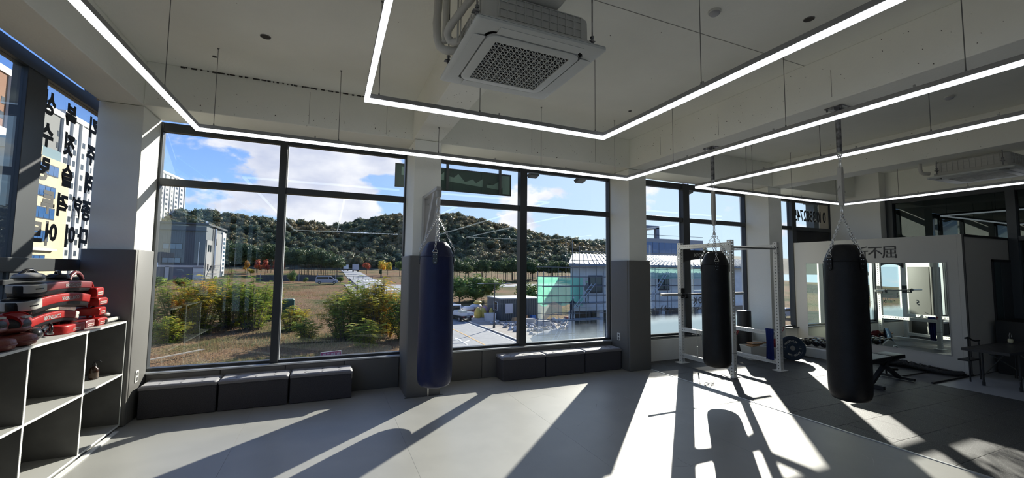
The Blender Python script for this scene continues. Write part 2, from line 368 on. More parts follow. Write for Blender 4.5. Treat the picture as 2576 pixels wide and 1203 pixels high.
# pillars and their pads
def pad(parent, x0, x1, y0, y1, z0=0.0, z1=1.81, name='pad_panel', r=0.018):
    return MB().rbox(x0, x1, y0, y1, z0, z1, r=r, n=3).build(name, padm, parent, smooth=50)
def pillar(x0, x1, y0, pads):
    p = struct(MB().box(x0, x1, y0, 6.30, 0, 3.365).build('pillar', concrete, bevel=0.006))
    for q in pads: pad(p, *q)
    return p
p1 = pillar(-2.28, -1.902, 5.655, [(-2.31, -1.862, 5.605, 5.655), (-1.90, -1.862, 5.657, 6.10)])
p2 = pillar(0.987, 1.348, 5.550, [(0.945, 1.392, 5.505, 5.550), (0.945, 0.985, 5.552, 6.10), (1.352, 1.392, 5.552, 6.10)])
MB().box(0.93, 1.43, 5.49, 5.504, 0, 0.006).build('base_strip', padm, p2)
p3 = pillar(4.592, 4.963, 5.645, [(4.548, 5.0, 5.600, 5.645), (4.548, 4.588, 5.647, 6.10), (4.967, 5.0, 5.647, 6.10)])
p4 = pillar(8.102, 8.498, 5.65, [])
p5 = struct(MB().box(11.05, 11.35, 5.16, 6.35, 0, 3.86).build('pillar', wallwhite))
# low wall under the windows, its pads, sills
def low(n, x0, x1, m): return struct(MB().box(x0, x1, 6.12, 6.35, 0, 0.405).build('wall_front', m))
lw = [low(1, -2.45, 0.985, wallwhite), low(2, 1.35, 4.59, wallwhite), low(3, 4.965, 8.10, wallwhite), low(4, 8.5, 11.3, wallwhite)]
for a, b in ((-1.86, -1.15), (-1.15, -0.46), (-0.46, 0.23), (0.23, 0.944)): pad(lw[0], a+.001, b-.001, 6.075, 6.12, 0, 0.408, r=0.012)
for a, b in ((1.393, 2.165), (2.165, 2.936), (2.936, 3.713), (3.713, 4.547)): pad(lw[1], a+.001, b-.001, 6.075, 6.12, 0, 0.408, r=0.012)
for i, (a, b) in enumerate(((-1.9, 0.985), (1.35, 4.59), (4.965, 8.10), (8.5, 11.05))):
    o = MB().box(a, b, 6.07, 6.25, 0.4085, 0.43).build('sill', alu if i < 2 else frame_m, lw[i], bevel=0.004)
struct(MB().box(4.965, 8.1, 6.06, 6.12, 0.0, 0.385).build('baseboard_front', wallwhite, bevel=0.004))
# unseen outside fascia added above the windows to block sky light
struct(MB().box(-2.7, 11.4, 6.36, 6.44, 3.60, 4.6).build('added_fascia', frame_m))
# ------------------------------------------------------------------ front windows
ZT0, ZT1 = 2.60, 2.68
def window(n, x0, x1, mull, mats, trans=(ZT0, ZT1)):
    w = thing('window_%d' % n, None, None, ((x0+x1)/2, 6.2, 0.43)); w['kind'] = 'structure'
    MB().box(x0, x1, 6.165, 6.245, 3.25, 3.357).build('head_rail', frame_m, w, bevel=0.003)
    MB().box(x0, x1, 6.16, 6.25, 0.43, 0.462).build('bottom_rail', frame_m, w, bevel=0.003)
    MB().box(x0, x0+0.022, 6.16, 6.25, 0.43, 3.357).build('jamb', frame_m, w)
    MB().box(x1-0.022, x1, 6.16, 6.25, 0.43, 3.357).build('jamb', frame_m, w)
    edges = [x0+0.022]
    for a, b in mull:
        MB().box(a, b, 6.13, 6.25, 0.43, 3.357).build('mullion', frame_m, w, bevel=0.003)
        MB().box(b, b+0.012, 6.17, 6.24, 0.462, 3.25).build('gasket', alu, w)
        edges += [a, b]
    edges.append(x1-0.022); k = 0
    for i in range(0, len(edges), 2):
        a, b = edges[i], edges[i+1]
        MB().box(a, b, 6.15, 6.245, *trans).build('transom', frame_m, w, bevel=0.003)
        for (za, zb) in ((0.462, trans[0]), (trans[1], 3.25)):
            MB().box(a, b, 6.20, 6.208, za, zb).build('pane', mats[k], w); k += 1
    return w
window(1, -1.90, 0.985, [(-0.645, -0.560)], [glass]*4)
window(2, 1.350, 4.59, [(2.805, 2.925)], [glass, glass, filmb, glass])
w3 = window(3, 4.965, 8.10, [(6.31, 6.47)], [filmg, glass, filmg, glass])
w4 = window(4, 8.50, 11.05, [(9.575, 9.715)], [glass]*4)
MB().box(9.72, 11.02, 6.185, 6.198, 2.30, 2.60).build('dark_film_panel', black, w4)
MB().box(10.66, 11.02, 6.19, 6.199, 2.68, 3.25).build('beige_panel', mat('beige_panel', (0.62, 0.56, 0.46), 0.7), w4)
# mirrored telephone number read from inside
for body, x, s in (('0', 10.85, 1), ('1', 10.70, 1), ('0', 10.62, 1), ('3882', 10.30, 1), ('745', 9.90, 1)):
    place_text('window_digit', body, 0.36, black, w4, frame3((x, 6.186, 2.935), (1, 0, 0), (0, 0, 1)), 0.003, 0.006, sx=-0.62 if len(body) > 1 else -0.66)
# graffiti-like decals along the film
def decals(w, xs_, z, seed, big):
    r = random.Random(seed)
    for x in xs_:
        mb = MB()
        for _ in range(big):
            a = r.uniform(0, 2*PI); c = Vector((x+r.uniform(-.10, .10), 6.196, z+r.uniform(-.05, .05))); l = r.uniform(.02, .07); t = r.uniform(.002, .006)
            d = Vector((math.cos(a), 0, math.sin(a))); n_ = Vector((-d.z, 0, d.x))
            mb.loft([[c-d*l, c+n_*t*2, c+d*l, c-n_*t], [q+Vector((0, 0.002, 0)) for q in (c-d*l, c+n_*t*2, c+d*l, c-n_*t)]])
        mb.build('leaf_decal', mat('decal_grey', (0.10, 0.11, 0.13), 0.7), w)
decals(w3, (5.55, 5.72, 5.85, 5.95, 6.08, 6.2, 6.62, 6.72, 6.8, 6.92), 0.92, 2, 5)
for x, t in ((5.30, 'S'), (6.64, 'K'), (6.78, 'O'), (6.90, 'R')):
    place_text('film_letter', t, 0.17, mat('decal_grey', (0.10, 0.11, 0.13)), w3, frame3((x, 6.196, 1.06), (1, 0, 0), (0, 0, 1)), 0.002, 0.006, sx=-0.8)
# ------------------------------------------------------------------ left curtain wall
XL = -2.37
wl = thing('window_5', None, None, (XL, 2.5, 0)); wl['kind'] = 'structure'
MB().box(XL-.06, XL+.03, -5.4, 6.25, 3.285, 3.405).build('head_rail', frame_m, wl, bevel=0.003)
MB().box(XL-.06, XL+.04, -5.4, 6.25, 1.585, 1.70).build('transom', frame_m, wl, bevel=0.004)
MB().box(XL-.04, XL+.03, -5.4, 6.25, 1.48, 1.52).build('transom', frame_m, wl, bevel=0.003)
MB().box(XL-.06, XL+.04, -5.4, 6.25, 0.0, 0.10).build('bottom_rail', frame_m, wl)
for a, b in ((4.70, 4.96), (6.16, 6.25), (2.75, 2.95), (0.9, 1.1), (-0.9, -0.7), (-2.8, -2.6), (-4.5, -4.3)):
    MB().box(XL-.08, XL+.02, a, b, 0, 3.405).build('mullion', frame_m, wl, bevel=0.004)
for a, b in ((4.96, 6.16), (2.95, 4.70), (1.1, 2.75), (-0.7, 0.9), (-2.6, -0.9), (-4.3, -2.8), (-5.4, -4.5)):  # unseen bays behind the view added to let in more daylight
    for za, zb in ((0.10, 1.48), (1.70, 3.285)):
        MB().box(XL-.012, XL-.004, a, b, za, zb).build('pane', glass, wl)
    MB().box(XL-.02, XL, a, b, 1.52, 1.585).build('pane', glass, wl)
def wltext(body, y, z, size, sx):
    return place_text('window_letter', body, size, mat('black_vinyl_letter', (0.015, 0.017, 0.018), 0.6), wl, frame3((XL+0.006, y, z), (0, 1, 0), (0, 0, 1)), 0.003, 0.010, sx=-sx)
for rowt, z, ys in (('킥복싱', 3.08, (5.80, 5.385, 5.04)), ('주짓수', 2.79, (5.80, 5.39, 5.04)), ('레슬링', 2.485, (5.80, 5.40, 5.03))):
    for ch, y in zip(rowt, ys): wltext(ch, y, z, 0.225, 0.9)
for rowt, z, ys in (('종합격투', 2.195, (5.79, 5.60, 5.36, 5.14)), ('다이어트', 1.91, (5.77, 5.53, 5.22, 5.00))):
    for ch, y in zip(rowt, ys): wltext(ch, y, z, 0.225, 0.95)
# solid rest of the left side, back and right
struct(MB().box(-2.45, -2.28, -6, -5.4, 0, 3.86).build('wall_left', wallwhite))
struct(MB().box(-2.45, 11.5, -6.15, -6.0, 0, 3.86).build('wall_back', backgrey))
# ------------------------------------------------------------------ right wall with dark glazing
struct(MB().box(11.3, 11.5, -6, 6.35, 3.25, 3.86).build('wall_right', concrete))
struct(MB().box(11.3, 11.5, -6, -1.2, 0, 3.25).build('wall_right', wallwhite))
struct(MB().box(11.3, 11.5, 3.3, 6.35, 0, 2.25).build('wall_right', wallwhite))
wr = thing('window_6', None, None, (11.35, 2, 0)); wr['kind'] = 'structure'
for a, b, z0 in ((5.03, 5.15, 2.25), (3.24, 3.36, 0), (1.2, 1.32, 0), (-0.9, -0.8, 0)):
    MB().box(11.24, 11.40, a, b, z0, 3.25).build('mullion', frame_m, wr, bevel=0.004)
MB().box(11.25, 11.38, -1.2, 5.15, 3.16, 3.25).build('head_rail', frame_m, wr, bevel=0.004)
MB().box(11.25, 11.38, -1.2, 3.24, 2.24, 2.33).build('transom', frame_m, wr, bevel=0.004)
MB().box(11.25, 11.38, 3.36, 5.03, 2.25, 2.29).build('bottom_rail', frame_m, wr)
for a, b, z0, z1 in ((3.36, 5.03, 2.29, 3.16), (1.32, 3.24, 2.33, 3.16), (1.32, 3.24, 0, 2.24), (-0.8, 1.2, 2.33, 3.16), (-0.8, 1.2, 0, 2.24)):
    MB().box(11.31, 11.318, a, b, z0, z1).build('pane', darkgl, wr)
cor = mat('corridor_paint', (0.10, 0.115, 0.115), 0.8)
struct(MB().box(15, 15.2, -3, 7, 0, 3.6).build('wall_corridor', cor))
struct(MB().box(11.4, 15, -3, 7, 3.42, 3.6).build('ceiling_corridor', cor))
struct(MB().box(11.4, 15, -3, 7, -0.2, -0.02).build('floor_corridor', cor))
struct(MB().box(11.5, 15, 6.8, 7, 0, 3.6).build('wall_corridor_end', cor))
struct(MB().box(11.5, 15, -3.2, -3, 0, 3.6).build('wall_corridor_end', cor))
dl = thing('downlight', 'round recessed downlight glowing behind the dark glazing', 'ceiling light', (12.73, 4.45, 3.40))
MB().lathe((12.73, 4.45, 3.41), [(0.10, 0.012), (0.105, 0), (0.085, -0.004), (0.08, 0.006)], 24).build('trim_ring', acw, dl, smooth=True)
MB().lathe((12.73, 4.45, 3.405), [(0.078, 0.008), (0.078, 0.0)], 24).build('lens', downl, dl)
# ------------------------------------------------------------------ partition room with mirror
ptn = struct(MB().box(9.60, 11.28, 3.37, 3.45, 0, 2.30).box(9.60, 9.70, 3.45, 6.15, 0, 2.30).build('wall_partition', partgrey, bevel=0.003))
MB().box(9.71, 11.24, 3.46, 6.11, 2.22, 2.285).build('roof_panel', partgrey, ptn)
MB().box(9.593, 9.612, 3.362, 3.385, 0, 2.30).build('corner_bead', black, ptn)
MB().box(9.612, 11.2, 3.355, 3.369, 2.262, 2.30).build('top_trim', black, ptn)
dr = thing('door_1', None, None, (10.95, 3.36, 0)); dr['kind'] = 'structure'
MB().box(10.54, 10.58, 3.345, 3.369, 0, 1.90).box(11.30, 11.34, 3.345, 3.369, 0, 1.90).box(10.54, 11.34, 3.345, 3.369, 1.86, 1.90).build('door_frame', black, dr)
MB().box(10.58, 10.86, 3.355, 3.368, 0, 1.86).build('glass_panel', dfilm, dr)
MB().box(10.86, 11.30, 3.35, 3.368, 0, 1.86).build('door_leaf', mat('dark_door', (0.05, 0.055, 0.06), 0.5), dr)
mi = thing('wall_mirror', 'wide frameless mirror on the grey partition reflecting the white rack', 'mirror', (9.595, 4.74, 0.28))
for a, b in ((3.60, 4.73), (4.732, 5.88)):
    MB().box(9.592, 9.599, a, b, 0.28, 1.83).build('mirror_sheet', mirror, mi)
MB().box(9.590, 9.5995, 3.593, 3.60, 0.275, 1.835).box(9.590, 9.5995, 5.88, 5.887, 0.275, 1.835).box(9.590, 9.5995, 3.593, 5.887, 1.83, 1.837).box(9.590, 9.5995, 3.593, 5.887, 0.272, 0.28).build('mirror_edge', partgrey, mi)
ink = mat('black_ink_lettering', (0.02, 0.02, 0.022), 0.6)
cal = thing('wall_lettering', 'black brush style characters painted on the grey partition above the mirror', 'lettering', (9.597, 4.8, 2.02))
for ch, y in (('屈', 4.37), ('不', 4.60), ('折', 4.83), ('百', 5.06)):
    place_text('character', ch, 0.25, ink, cal, frame3((9.597, y, 2.02), (0, -1, 0), (0, 0, 1)), 0.004, 0.0015)

# scuffs and scratches on the vinyl mats
r = random.Random(77); mats_ = [o for o in floor.children if o.name.startswith('mat_sheet')]
for k_, (xa, xb, ya, yb, n_) in enumerate(((2.35, 3.5, 2.6, 5.4, 26), (3.7, 4.8, 2.2, 5.2, 30))):
    mb = MB()
    for _ in range(n_):
        x, y = r.uniform(xa, xb), r.uniform(ya, yb); a = r.uniform(0, 6.28); L_ = r.uniform(.04, .22); cv = r.uniform(-2, 2); pts = []
        for j in range(7): pts.append((x, y)); x += L_/6*math.cos(a); y += L_/6*math.sin(a); a += cv*.12
        if not all(xa-.1 < p[0] < xb+.1 for p in pts): continue
        w = r.uniform(.0006, .0014)
        for p, q in zip(pts, pts[1:]):
            d = Vector((q[0]-p[0], q[1]-p[1], 0)).normalized(); nn = Vector((-d.y, d.x, 0))*w
            mb.add([(p[0]-nn.x, p[1]-nn.y, .0004), (p[0]+nn.x, p[1]+nn.y, .0004), (q[0]+nn.x, q[1]+nn.y, .0004), (q[0]-nn.x, q[1]-nn.y, .0004)], [(0, 1, 2, 3)])
    mb.build('scuff_mark', (mat('scuff_dark', (.12, .12, .12), .5), mat('scuff_pale', (.46, .46, .45), .5))[k_ % 2], floor)['kind'] = 'stuff'
# ================================================================== SUSPENDED LINE LIGHTS
ZL = 3.0
def light_run(parent, p, q):
    # grey channel with a glowing diffuser below it
    p = Vector(p); q = Vector(q); d = (q-p).normalized(); n = Vector((-d.y, d.x, 0)); L_ = (q-p).length; k = max(1, round(L_/1.15))
    def bar(a, b, w, z0, z1):
        mb = MB(); mb.loft([[a-n*w+Vector((0, 0, z0)), a+n*w+Vector((0, 0, z0)), a+n*w+Vector((0, 0, z1)), a-n*w+Vector((0, 0, z1))], [b-n*w+Vector((0, 0, z0)), b+n*w+Vector((0, 0, z0)), b+n*w+Vector((0, 0, z1)), b-n*w+Vector((0, 0, z1))]]); return mb
    e = d*0.0165
    ch = bar(p-e, q+e, 0.0165, ZL+0.014, ZL+0.052).build('channel', mat('light_channel', (0.30, 0.30, 0.30), 0.5, metal=0.3), parent)
    for i in range(k):
        a = p+d*(L_*i/k+(0.001 if i else -0.0175)); b = p+d*(L_*(i+1)/k-(0.001 if i < k-1 else -0.0175))
        bar(a, b, 0.0175, ZL-0.014, ZL+0.0142).build('diffuser', led, parent)
    for i in range(1, k):
        c = p+d*(L_*i/k); MB().box(c.x-.006, c.x+.006, c.y-.006, c.y+.006, ZL+0.045, ZL+0.075).build('clip', steel, parent)
def cable(parent, x, y, zt):
    mb = MB().cyl((x, y, ZL+0.05), (x, y, zt), 0.0032, n=6).cyl((x, y, ZL+0.05), (x, y, ZL+0.075), 0.009, 0.005, n=8).cyl((x, y, zt-0.012), (x, y, zt), 0.006, 0.012, n=8)
    mb.build('suspension_cable', mat('cable_grey', (0.16, 0.16, 0.155), 0.6), parent)
SP = dict(
 a=('long outer rectangle of suspended line light running along the three-column window side', (-1.25, 4.02), 4.98, [(-1.12, 4.98, 3.86), (0.04, 4.98, 3.86), (1.17, 4.98, 3.37), (2.58, 4.98, 3.86), (3.80, 4.98, 3.86), (-1.25, 4.06, 3.86), (4.02, 4.06, 3.86), (4.02, 2.60, 3.86), (4.02, 1.34, 3.86), (-1.25, 2.8, 3.86), (-1.25, 1.3, 3.86)]),
 b=('smaller inner rectangle of suspended line light around the big ceiling cassette', (0.225, 2.53), 3.50, [(0.32, 3.50, 3.86), (1.19, 3.50, 3.37), (2.43, 3.50, 3.86), (2.53, 2.26, 3.86), (0.225, 2.2, 3.86), (2.53, 1.0, 3.86)]),
 c=('suspended line light rectangle over the rubber floor behind the heavy beam', (5.42, 9.40), 4.98, [(5.75, 4.98, 3.86), (6.75, 4.98, 3.86), (7.8, 4.98, 3.86), (9.15, 4.98, 3.86), (5.42, 4.09, 3.86), (5.42, 2.08, 3.86), (5.42, 3.1, 3.86), (9.40, 4.1, 3.86), (9.40, 3.2, 3.86), (5.42, 1.0, 3.86)]))
for k_, (lab, (xa, xb), yf, cab) in SP.items():
    t = thing('line_light', lab, 'light', (xa, yf, ZL-0.022))
    light_run(t, (xa, yf, 0), (xb, yf, 0)); yb = -5.0
    light_run(t, (xa, yb, 0), (xa, yf-0.047, 0)); light_run(t, (xb, yb, 0), (xb, yf-0.047, 0)); light_run(t, (xa+0.047, yb, 0), (xb-0.047, yb, 0))
    for c in cab: cable(t, *c)
    [cable(t, x_, y_, 3.86) for x_ in (xa, xb) for y_ in (-1.0, -3.0, -4.8)]
# ================================================================== CEILING CASSETTES
def cassette(x0, x1, y0, y1, z, label, pipes):
    t = thing('ceiling_cassette', label, 'air conditioner', ((x0+x1)/2, (y0+y1)/2, z))
    cx_, cy_ = (x0+x1)/2, (y0+y1)/2; w, d = (x1-x0)/2, (y1-y0)/2
    def sqring(hw, hd, r, zz, n=5):
        pts = []
        for sx, sy_, a0 in ((1, 1, 0), (-1, 1, 90), (-1, -1, 180), (1, -1, 270)):
            for k in range(n+1):
                a = math.radians(a0+90*k/n); pts.append((cx_+sx*(hw-r)+r*math.cos(a), cy_+sy_*(hd-r)+r*math.sin(a), zz))
        return pts
    # frame: outer flange sloping up to the louvre channel
    MB().loft([sqring(w, d, .02, z+.028), sqring(w, d, .02, z+.012), sqring(w-.02, d-.02, .02, z+.002), sqring(w-.10, d-.10, .06, z+.012), sqring(w-.10, d-.10, .06, z+.03)], caps=False).build('panel_frame', acw, t, smooth=30)
    MB().loft([sqring(w, d, .02, z+.030), sqring(w, d, .02, z+.034)]).build('panel_back', acw, t)
    g = .27*w/.45
    mb = MB(); rings = [sqring(w-.115, d-.115, .075, z+.014), sqring(w-.118, d-.118, .073, z-.002), sqring(w-.128, d-.128, .068, z-.008), sqring(g, g, .006, z-.008), sqring(g, g, .006, z+.01)]
    mb.loft(rings, caps=False).build('intake_panel', acw, t, smooth=30)
    MB().loft([sqring(w-.10, d-.10, .06, z+.026), sqring(w-.10, d-.10, .06, z+.028)]).build('slot', grille, t)
    for sx, sy_ in ((1, 0), (-1, 0), (0, 1), (0, -1)):    # four louvres
        if sx: MB().box(cx_+sx*(w-.107)-.0, cx_+sx*(w-.030), cy_-d+.16, cy_+d-.16, z+.0005, z+.005).build('louvre', acw, t)
        else: MB().box(cx_-w+.16, cx_+w-.16, cy_+sy_*(d-.107), cy_+sy_*(d-.030), z+.0005, z+.005).build('louvre', acw, t)
    gr = MB().box(cx_-g, cx_+g, cy_-g, cy_+g, z+.009, z+.011).build('filter', grille, t)
    mb = MB(); n = 13; p = 2*g/n
    for i in range(n+1): mb.box(cx_-g+i*p-.0022, cx_-g+i*p+.0022, cy_-g, cy_+g, z-.006, z+.002)
    for j in range(n+1):
        yy = cy_-g+j*p; mb.box(cx_-g, cx_+g, yy-.0018, yy+.0018, z-.006, z+.001)
    for k in range(-n, n):   # slanting webs of the triangular lattice
        a = max(0, -k); b = min(n, n-k)
        if b > a:
            x_a, y_a, x_b, y_b = cx_-g+a*p, cy_-g+(a+k)*p, cx_-g+b*p, cy_-g+(b+k)*p
            mb.loft([[(x_a-.0015, y_a+.0015, z-.005), (x_a+.0015, y_a-.0015, z-.005), (x_a+.0015, y_a-.0015, z), (x_a-.0015, y_a+.0015, z)], [(x_b-.0015, y_b+.0015, z-.005), (x_b+.0015, y_b-.0015, z-.005), (x_b+.0015, y_b-.0015, z), (x_b-.0015, y_b+.0015, z)]])
    mb.build('lattice_grille', acw, t)
    # casing with moulded ribs
    bw = w-.06; ca = MB().loft([sqring(bw, bw, .05, z+.034), sqring(bw, bw, .05, z+.085), sqring(bw-.01, bw-.01, .08, z+.087), sqring(bw-.01, bw-.01, .09, z+.235), sqring(bw-.04, bw-.04, .08, z+.262)]).build('casing', acb, t, smooth=30)
    rb = MB(); L_ = bw-.008
    for i in range(11):
        u = -L_+.09+i*(2*L_-.18)/10
        for sgn in (1, -1):
            rb.box(cx_+u-.003, cx_+u+.003, cy_+sgn*L_-.005, cy_+sgn*L_+.005, z+.09, z+.235)
            rb.box(cx_+sgn*L_-.005, cx_+sgn*L_+.005, cy_+u-.003, cy_+u+.003, z+.09, z+.235)
    for zz in (.095, .145, .195, .23):
        for sgn in (1, -1):
            rb.box(cx_-L_+.09, cx_+L_-.09, cy_+sgn*L_-.004, cy_+sgn*L_+.004, z+zz, z+zz+.005)
            rb.box(cx_+sgn*L_-.004, cx_+sgn*L_+.004, cy_-L_+.09, cy_+L_-.09, z+zz, z+zz+.005)
    rb.build('rib', acb, ca)
    for sx in (-1, 1):
        for sy_ in (-1, 1):
            px_, py_ = cx_+sx*(bw+.025), cy_+sy_*(bw-.06)
            hr = MB().cyl((px_, py_, z+.06), (px_, py_, 3.86), .005, n=8).build('hanger_rod', gsteel, t)
            MB().box(px_-.03, px_+.012, py_-.02, py_+.02, z+.115, z+.121).cyl((px_, py_, z+.122), (px_, py_, z+.135), .012, n=6).cyl((px_, py_, z+.10), (px_, py_, z+.114), .012, n=6).cyl((px_, py_, z+.145), (px_, py_, z+.160), .014, n=6).build('bracket_nut', gsteel, hr)
    for pts, rr in pipes:
        pts = [Vector(p) for p in pts]; sm_ = []
        for i in range(len(pts)-1):
            p0, p1_, p2_, p3_ = pts[max(i-1, 0)], pts[i], pts[i+1], pts[min(i+2, len(pts)-1)]
            for k in range(6):
                u = k/6; sm_.append(0.5*((2*p1_)+(-p0+p2_)*u+(2*p0-5*p1_+4*p2_-p3_)*u*u+(-p0+3*p1_-3*p2_+p3_)*u**3))
        sm_.append(pts[-1]); MB().tube(sm_, [rr*(1+.06*math.sin(i*1.9)) for i in range(len(sm_))], n=12).build('insulated_pipe', mat('pipe_lagging', (0.55, 0.545, 0.51), 0.85, bump=0.4, bscale=40), t, smooth=60)
    return t
ac = cassette(0.735, 1.645, 2.23, 3.14, 3.10, 'large square ceiling cassette with dark lattice grille, nearest, above the blue bag',
    [([(0.80, 2.72, 3.24), (0.735, 2.80, 3.25), (0.70, 2.78, 3.31), (0.76, 2.66, 3.40), (0.86, 2.50, 3.52), (0.93, 2.38, 3.60), (0.94, 2.0, 3.66)], .026),
     ([(0.80, 2.85, 3.22), (0.69, 2.90, 3.24), (0.655, 2.92, 3.36), (0.66, 2.92, 3.60), (0.66, 2.80, 3.84)], .030),
     ([(0.70, 2.86, 3.27), (0.705, 2.87, 3.40), (0.71, 2.86, 3.84)], .022)])
MB().box(0.745, 0.757, 2.70, 2.712, 3.2, 3.84).box(0.768, 0.774, 2.70, 2.706, 3.2, 3.84).build('conduit', acb, ac)
MB().box(1.25, 1.33, 2.46, 2.463, 3.0895, 3.0918).build('badge', mat('badge_grey', (0.42, 0.44, 0.44), 0.5), ac)
cassette(8.47, 9.40, 2.42, 3.34, 3.10, 'square ceiling cassette with looping lagged pipes, over the far right of the room',
    [([(8.56, 3.33, 3.20), (8.50, 3.40, 3.22), (8.50, 3.42, 3.34), (8.62, 3.44, 3.55), (8.80, 3.40, 3.56), (8.92, 3.38, 3.42), (8.92, 3.36, 3.24), (8.94, 3.30, 3.20)], .026),
     ([(8.92, 3.36, 3.22), (9.2, 3.36, 3.24), (9.6, 3.2, 3.27), (10.3, 2.8, 3.30)], .024), ([(9.3, 3.3, 3.33), (9.7, 3.1, 3.37), (10.3, 2.7, 3.36)], .032)])
# ------------------------------------------------------------------ small ceiling fittings
for (x, y, r_, lab) in ((2.93, 2.463, .052, 'round white smoke detector under the ceiling, right of the cassette'), (7.04, 2.51, .052, 'round white smoke detector under the dim ceiling beyond the heavy beam')):
    t = thing('smoke_detector', lab, 'smoke detector', (x, y, 3.82))
    MB().lathe((x, y, 3.86), [(r_, 0), (r_, -.012), (r_*.9, -.016)], 24).build('base', ivory, t, smooth=True)
    MB().lathe((x, y, 3.86), [(r_*.82, -.0165), (r_*.8, -.026), (r_*.6, -.036), (r_*.2, -.040)], 24).build('cover', mat('detector_grey', (.42, .42, .44), .5), t, smooth=True)
for (x, y, r_, lab) in ((-0.648, 4.526, .043, 'dark open round box hole in the ceiling near the left corner'), (3.771, 2.204, .040, 'dark oval box hole in the ceiling beside the heavy beam, nearest'), (-1.197, 5.195, .02, 'small black plug hole in the ceiling by the window beam'), (3.755, 4.572, .022, 'small black plug hole in the ceiling near the third column')):
    t = thing('ceiling_hole', lab, 'junction box', (x, y, 3.852))
    MB().lathe((x, y, 3.86), [(r_*1.1, 0), (r_*1.1, -.004), (r_*.97, -.005), (r_*.96, -.0005)], 20).build('rim', mat('rim_grey', (.2, .2, .195), .8), t)
    MB().lathe((x, y, 3.859), [(r_*.96, 0), (r_*.96, -.001)], 20).build('opening', pits, t)
# ================================================================== OTTOMANS
def ottoman(x, label, grp, yf=5.78, w=0.706, first=None):
    t = thing('storage_ottoman', label, 'ottoman', (x+w/2, yf+.155, 0), 0, grp)
    if first:
        for ch in first.children: c = ch.copy(); COL.objects.link(c); c.parent = t
        return t
    MB().rbox(-w/2+.004, w/2-.004, -.15, .15, 0.004, .305, r=.010, n=2).build('box', ottom, t, local=True)
    W_, D_ = w/2, .158; nx, ny = 40, 18; mb = MB(); top = []
    tufts = [(W_*(i-1)*.55, s_*D_*.42) for i in range(3) for s_ in (-1, 1)]
    for j in range(ny+1):
        rowp = []
        for i in range(nx+1):
            X = -W_+2*W_*i/nx; Yy = -D_+2*D_*j/ny; e = min(W_-abs(X), D_-abs(Yy)); z = .352-.018*max(0, 1-e/.022)**2
            for tx, ty in tufts:
                d2 = (X-tx)**2+(Yy-ty)**2; z -= .011*math.exp(-d2/.0004)+.003*math.exp(-d2/.003)
                z -= .0025*math.exp(-((X-tx)**2)/.00012)*math.exp(-((Yy-ty)**2)/.004)
            rowp.append((X, Yy, z))
        top.append(rowp)
    mb.v = [p for rw in top for p in rw]; nn = nx+1
    mb.f = [(j*nn+i, j*nn+i+1, (j+1)*nn+i+1, (j+1)*nn+i) for j in range(ny) for i in range(nx)]
    per = [top[0][i] for i in range(nx+1)]+[top[j][nx] for j in range(1, ny+1)]+[top[ny][i] for i in range(nx-1, -1, -1)]+[top[j][0] for j in range(ny-1, 0, -1)]
    mb.loft([per, [(p[0], p[1], .318) for p in per], [(p[0]*.995, p[1]*.99, .306) for p in per]], caps=False)
    mb.build('cushioned_lid', ottop, t, local=True, smooth=50)
    bt = MB()
    for tx, ty in tufts: bt.lathe((tx, ty, .341), [(.009, 0), (.008, .004), (.003, .005)], 10)
    for k, (tx, ty) in enumerate(tufts): MB().lathe((tx, ty, .340), [(.009, 0), (.008, .004), (.003, .005)], 10).build('button', ottom, t, local=True, smooth=True)
    return t
o0 = ottoman(-1.825, 'charcoal tufted storage ottoman touching the left pillar, leftmost of three', 'tufted storage ottomans')
for x, lab in ((-1.105, 'charcoal tufted storage ottoman in the middle of the left window trio'), (-0.385, 'charcoal tufted storage ottoman at the right end of the left window trio'),
               (2.385, 'charcoal tufted storage ottoman right of the blue bag, left end of its trio'), (3.10, 'charcoal tufted storage ottoman in the middle of the trio under the centre window'), (3.815, 'charcoal tufted storage ottoman against the third column with the power socket')):
    ottoman(x, lab, 'tufted storage ottomans', first=o0)
# ================================================================== SOCKETS
def socket(c, n, label):
    t = thing('wall_socket', label, 'socket', c)
    c = Vector(c)
    if n == 'x':
        MB().rbox(c.x, c.x+.008, c.y-.04, c.y+.04, c.z, c.z+.125, r=.008, axis='x').build('cover_plate', ivory, t)
        for z in (.035, .09): MB().lathe((c.x+.0085, c.y, c.z+z), [(.022, 0), (.02, .003), (.017, -.004)], 16, axis='x').build('outlet', mat('socket_hole', (.12, .12, .12), .6), t)
    else:
        MB().rbox(c.x-.04, c.x+.04, c.y-.008, c.y, c.z, c.z+.125, r=.008, axis='y').build('cover_plate', ivory, t)
        for z in (.035, .09): MB().lathe((c.x, c.y-.0085, c.z+z), [(.022, 0), (.02, -.003), (.017, .004)], 16, axis='y').build('outlet', mat('socket_hole', (.12, .12, .12), .6), t)
socket((-1.861, 5.83, 0.39), 'x', 'white double power socket on the sunlit side of the left corner pad')
socket((4.547, 5.80, 0.47), 'y', 'white double power socket on the padded third column') if False else None
t = thing('wall_socket', 'white double power socket on the padded third column', 'socket', (4.60, 5.60, 0.49))
MB().rbox(4.565-.03+.03, 4.565+.06, 5.592, 5.60, .49, .615, r=.008, axis='y').build('cover_plate', ivory, t) if False else None
MB().rbox(4.540, 4.548, 5.84, 5.92, .46, .585, r=.008, axis='x').build('cover_plate', ivory, t)
for z in (.495, .55): MB().lathe((4.5395, 5.88, z), [(.022, 0), (.02, -.003), (.017, .004)], 16, axis='x').build('outlet', mat('socket_hole', (.12, .12, .12), .6), t)
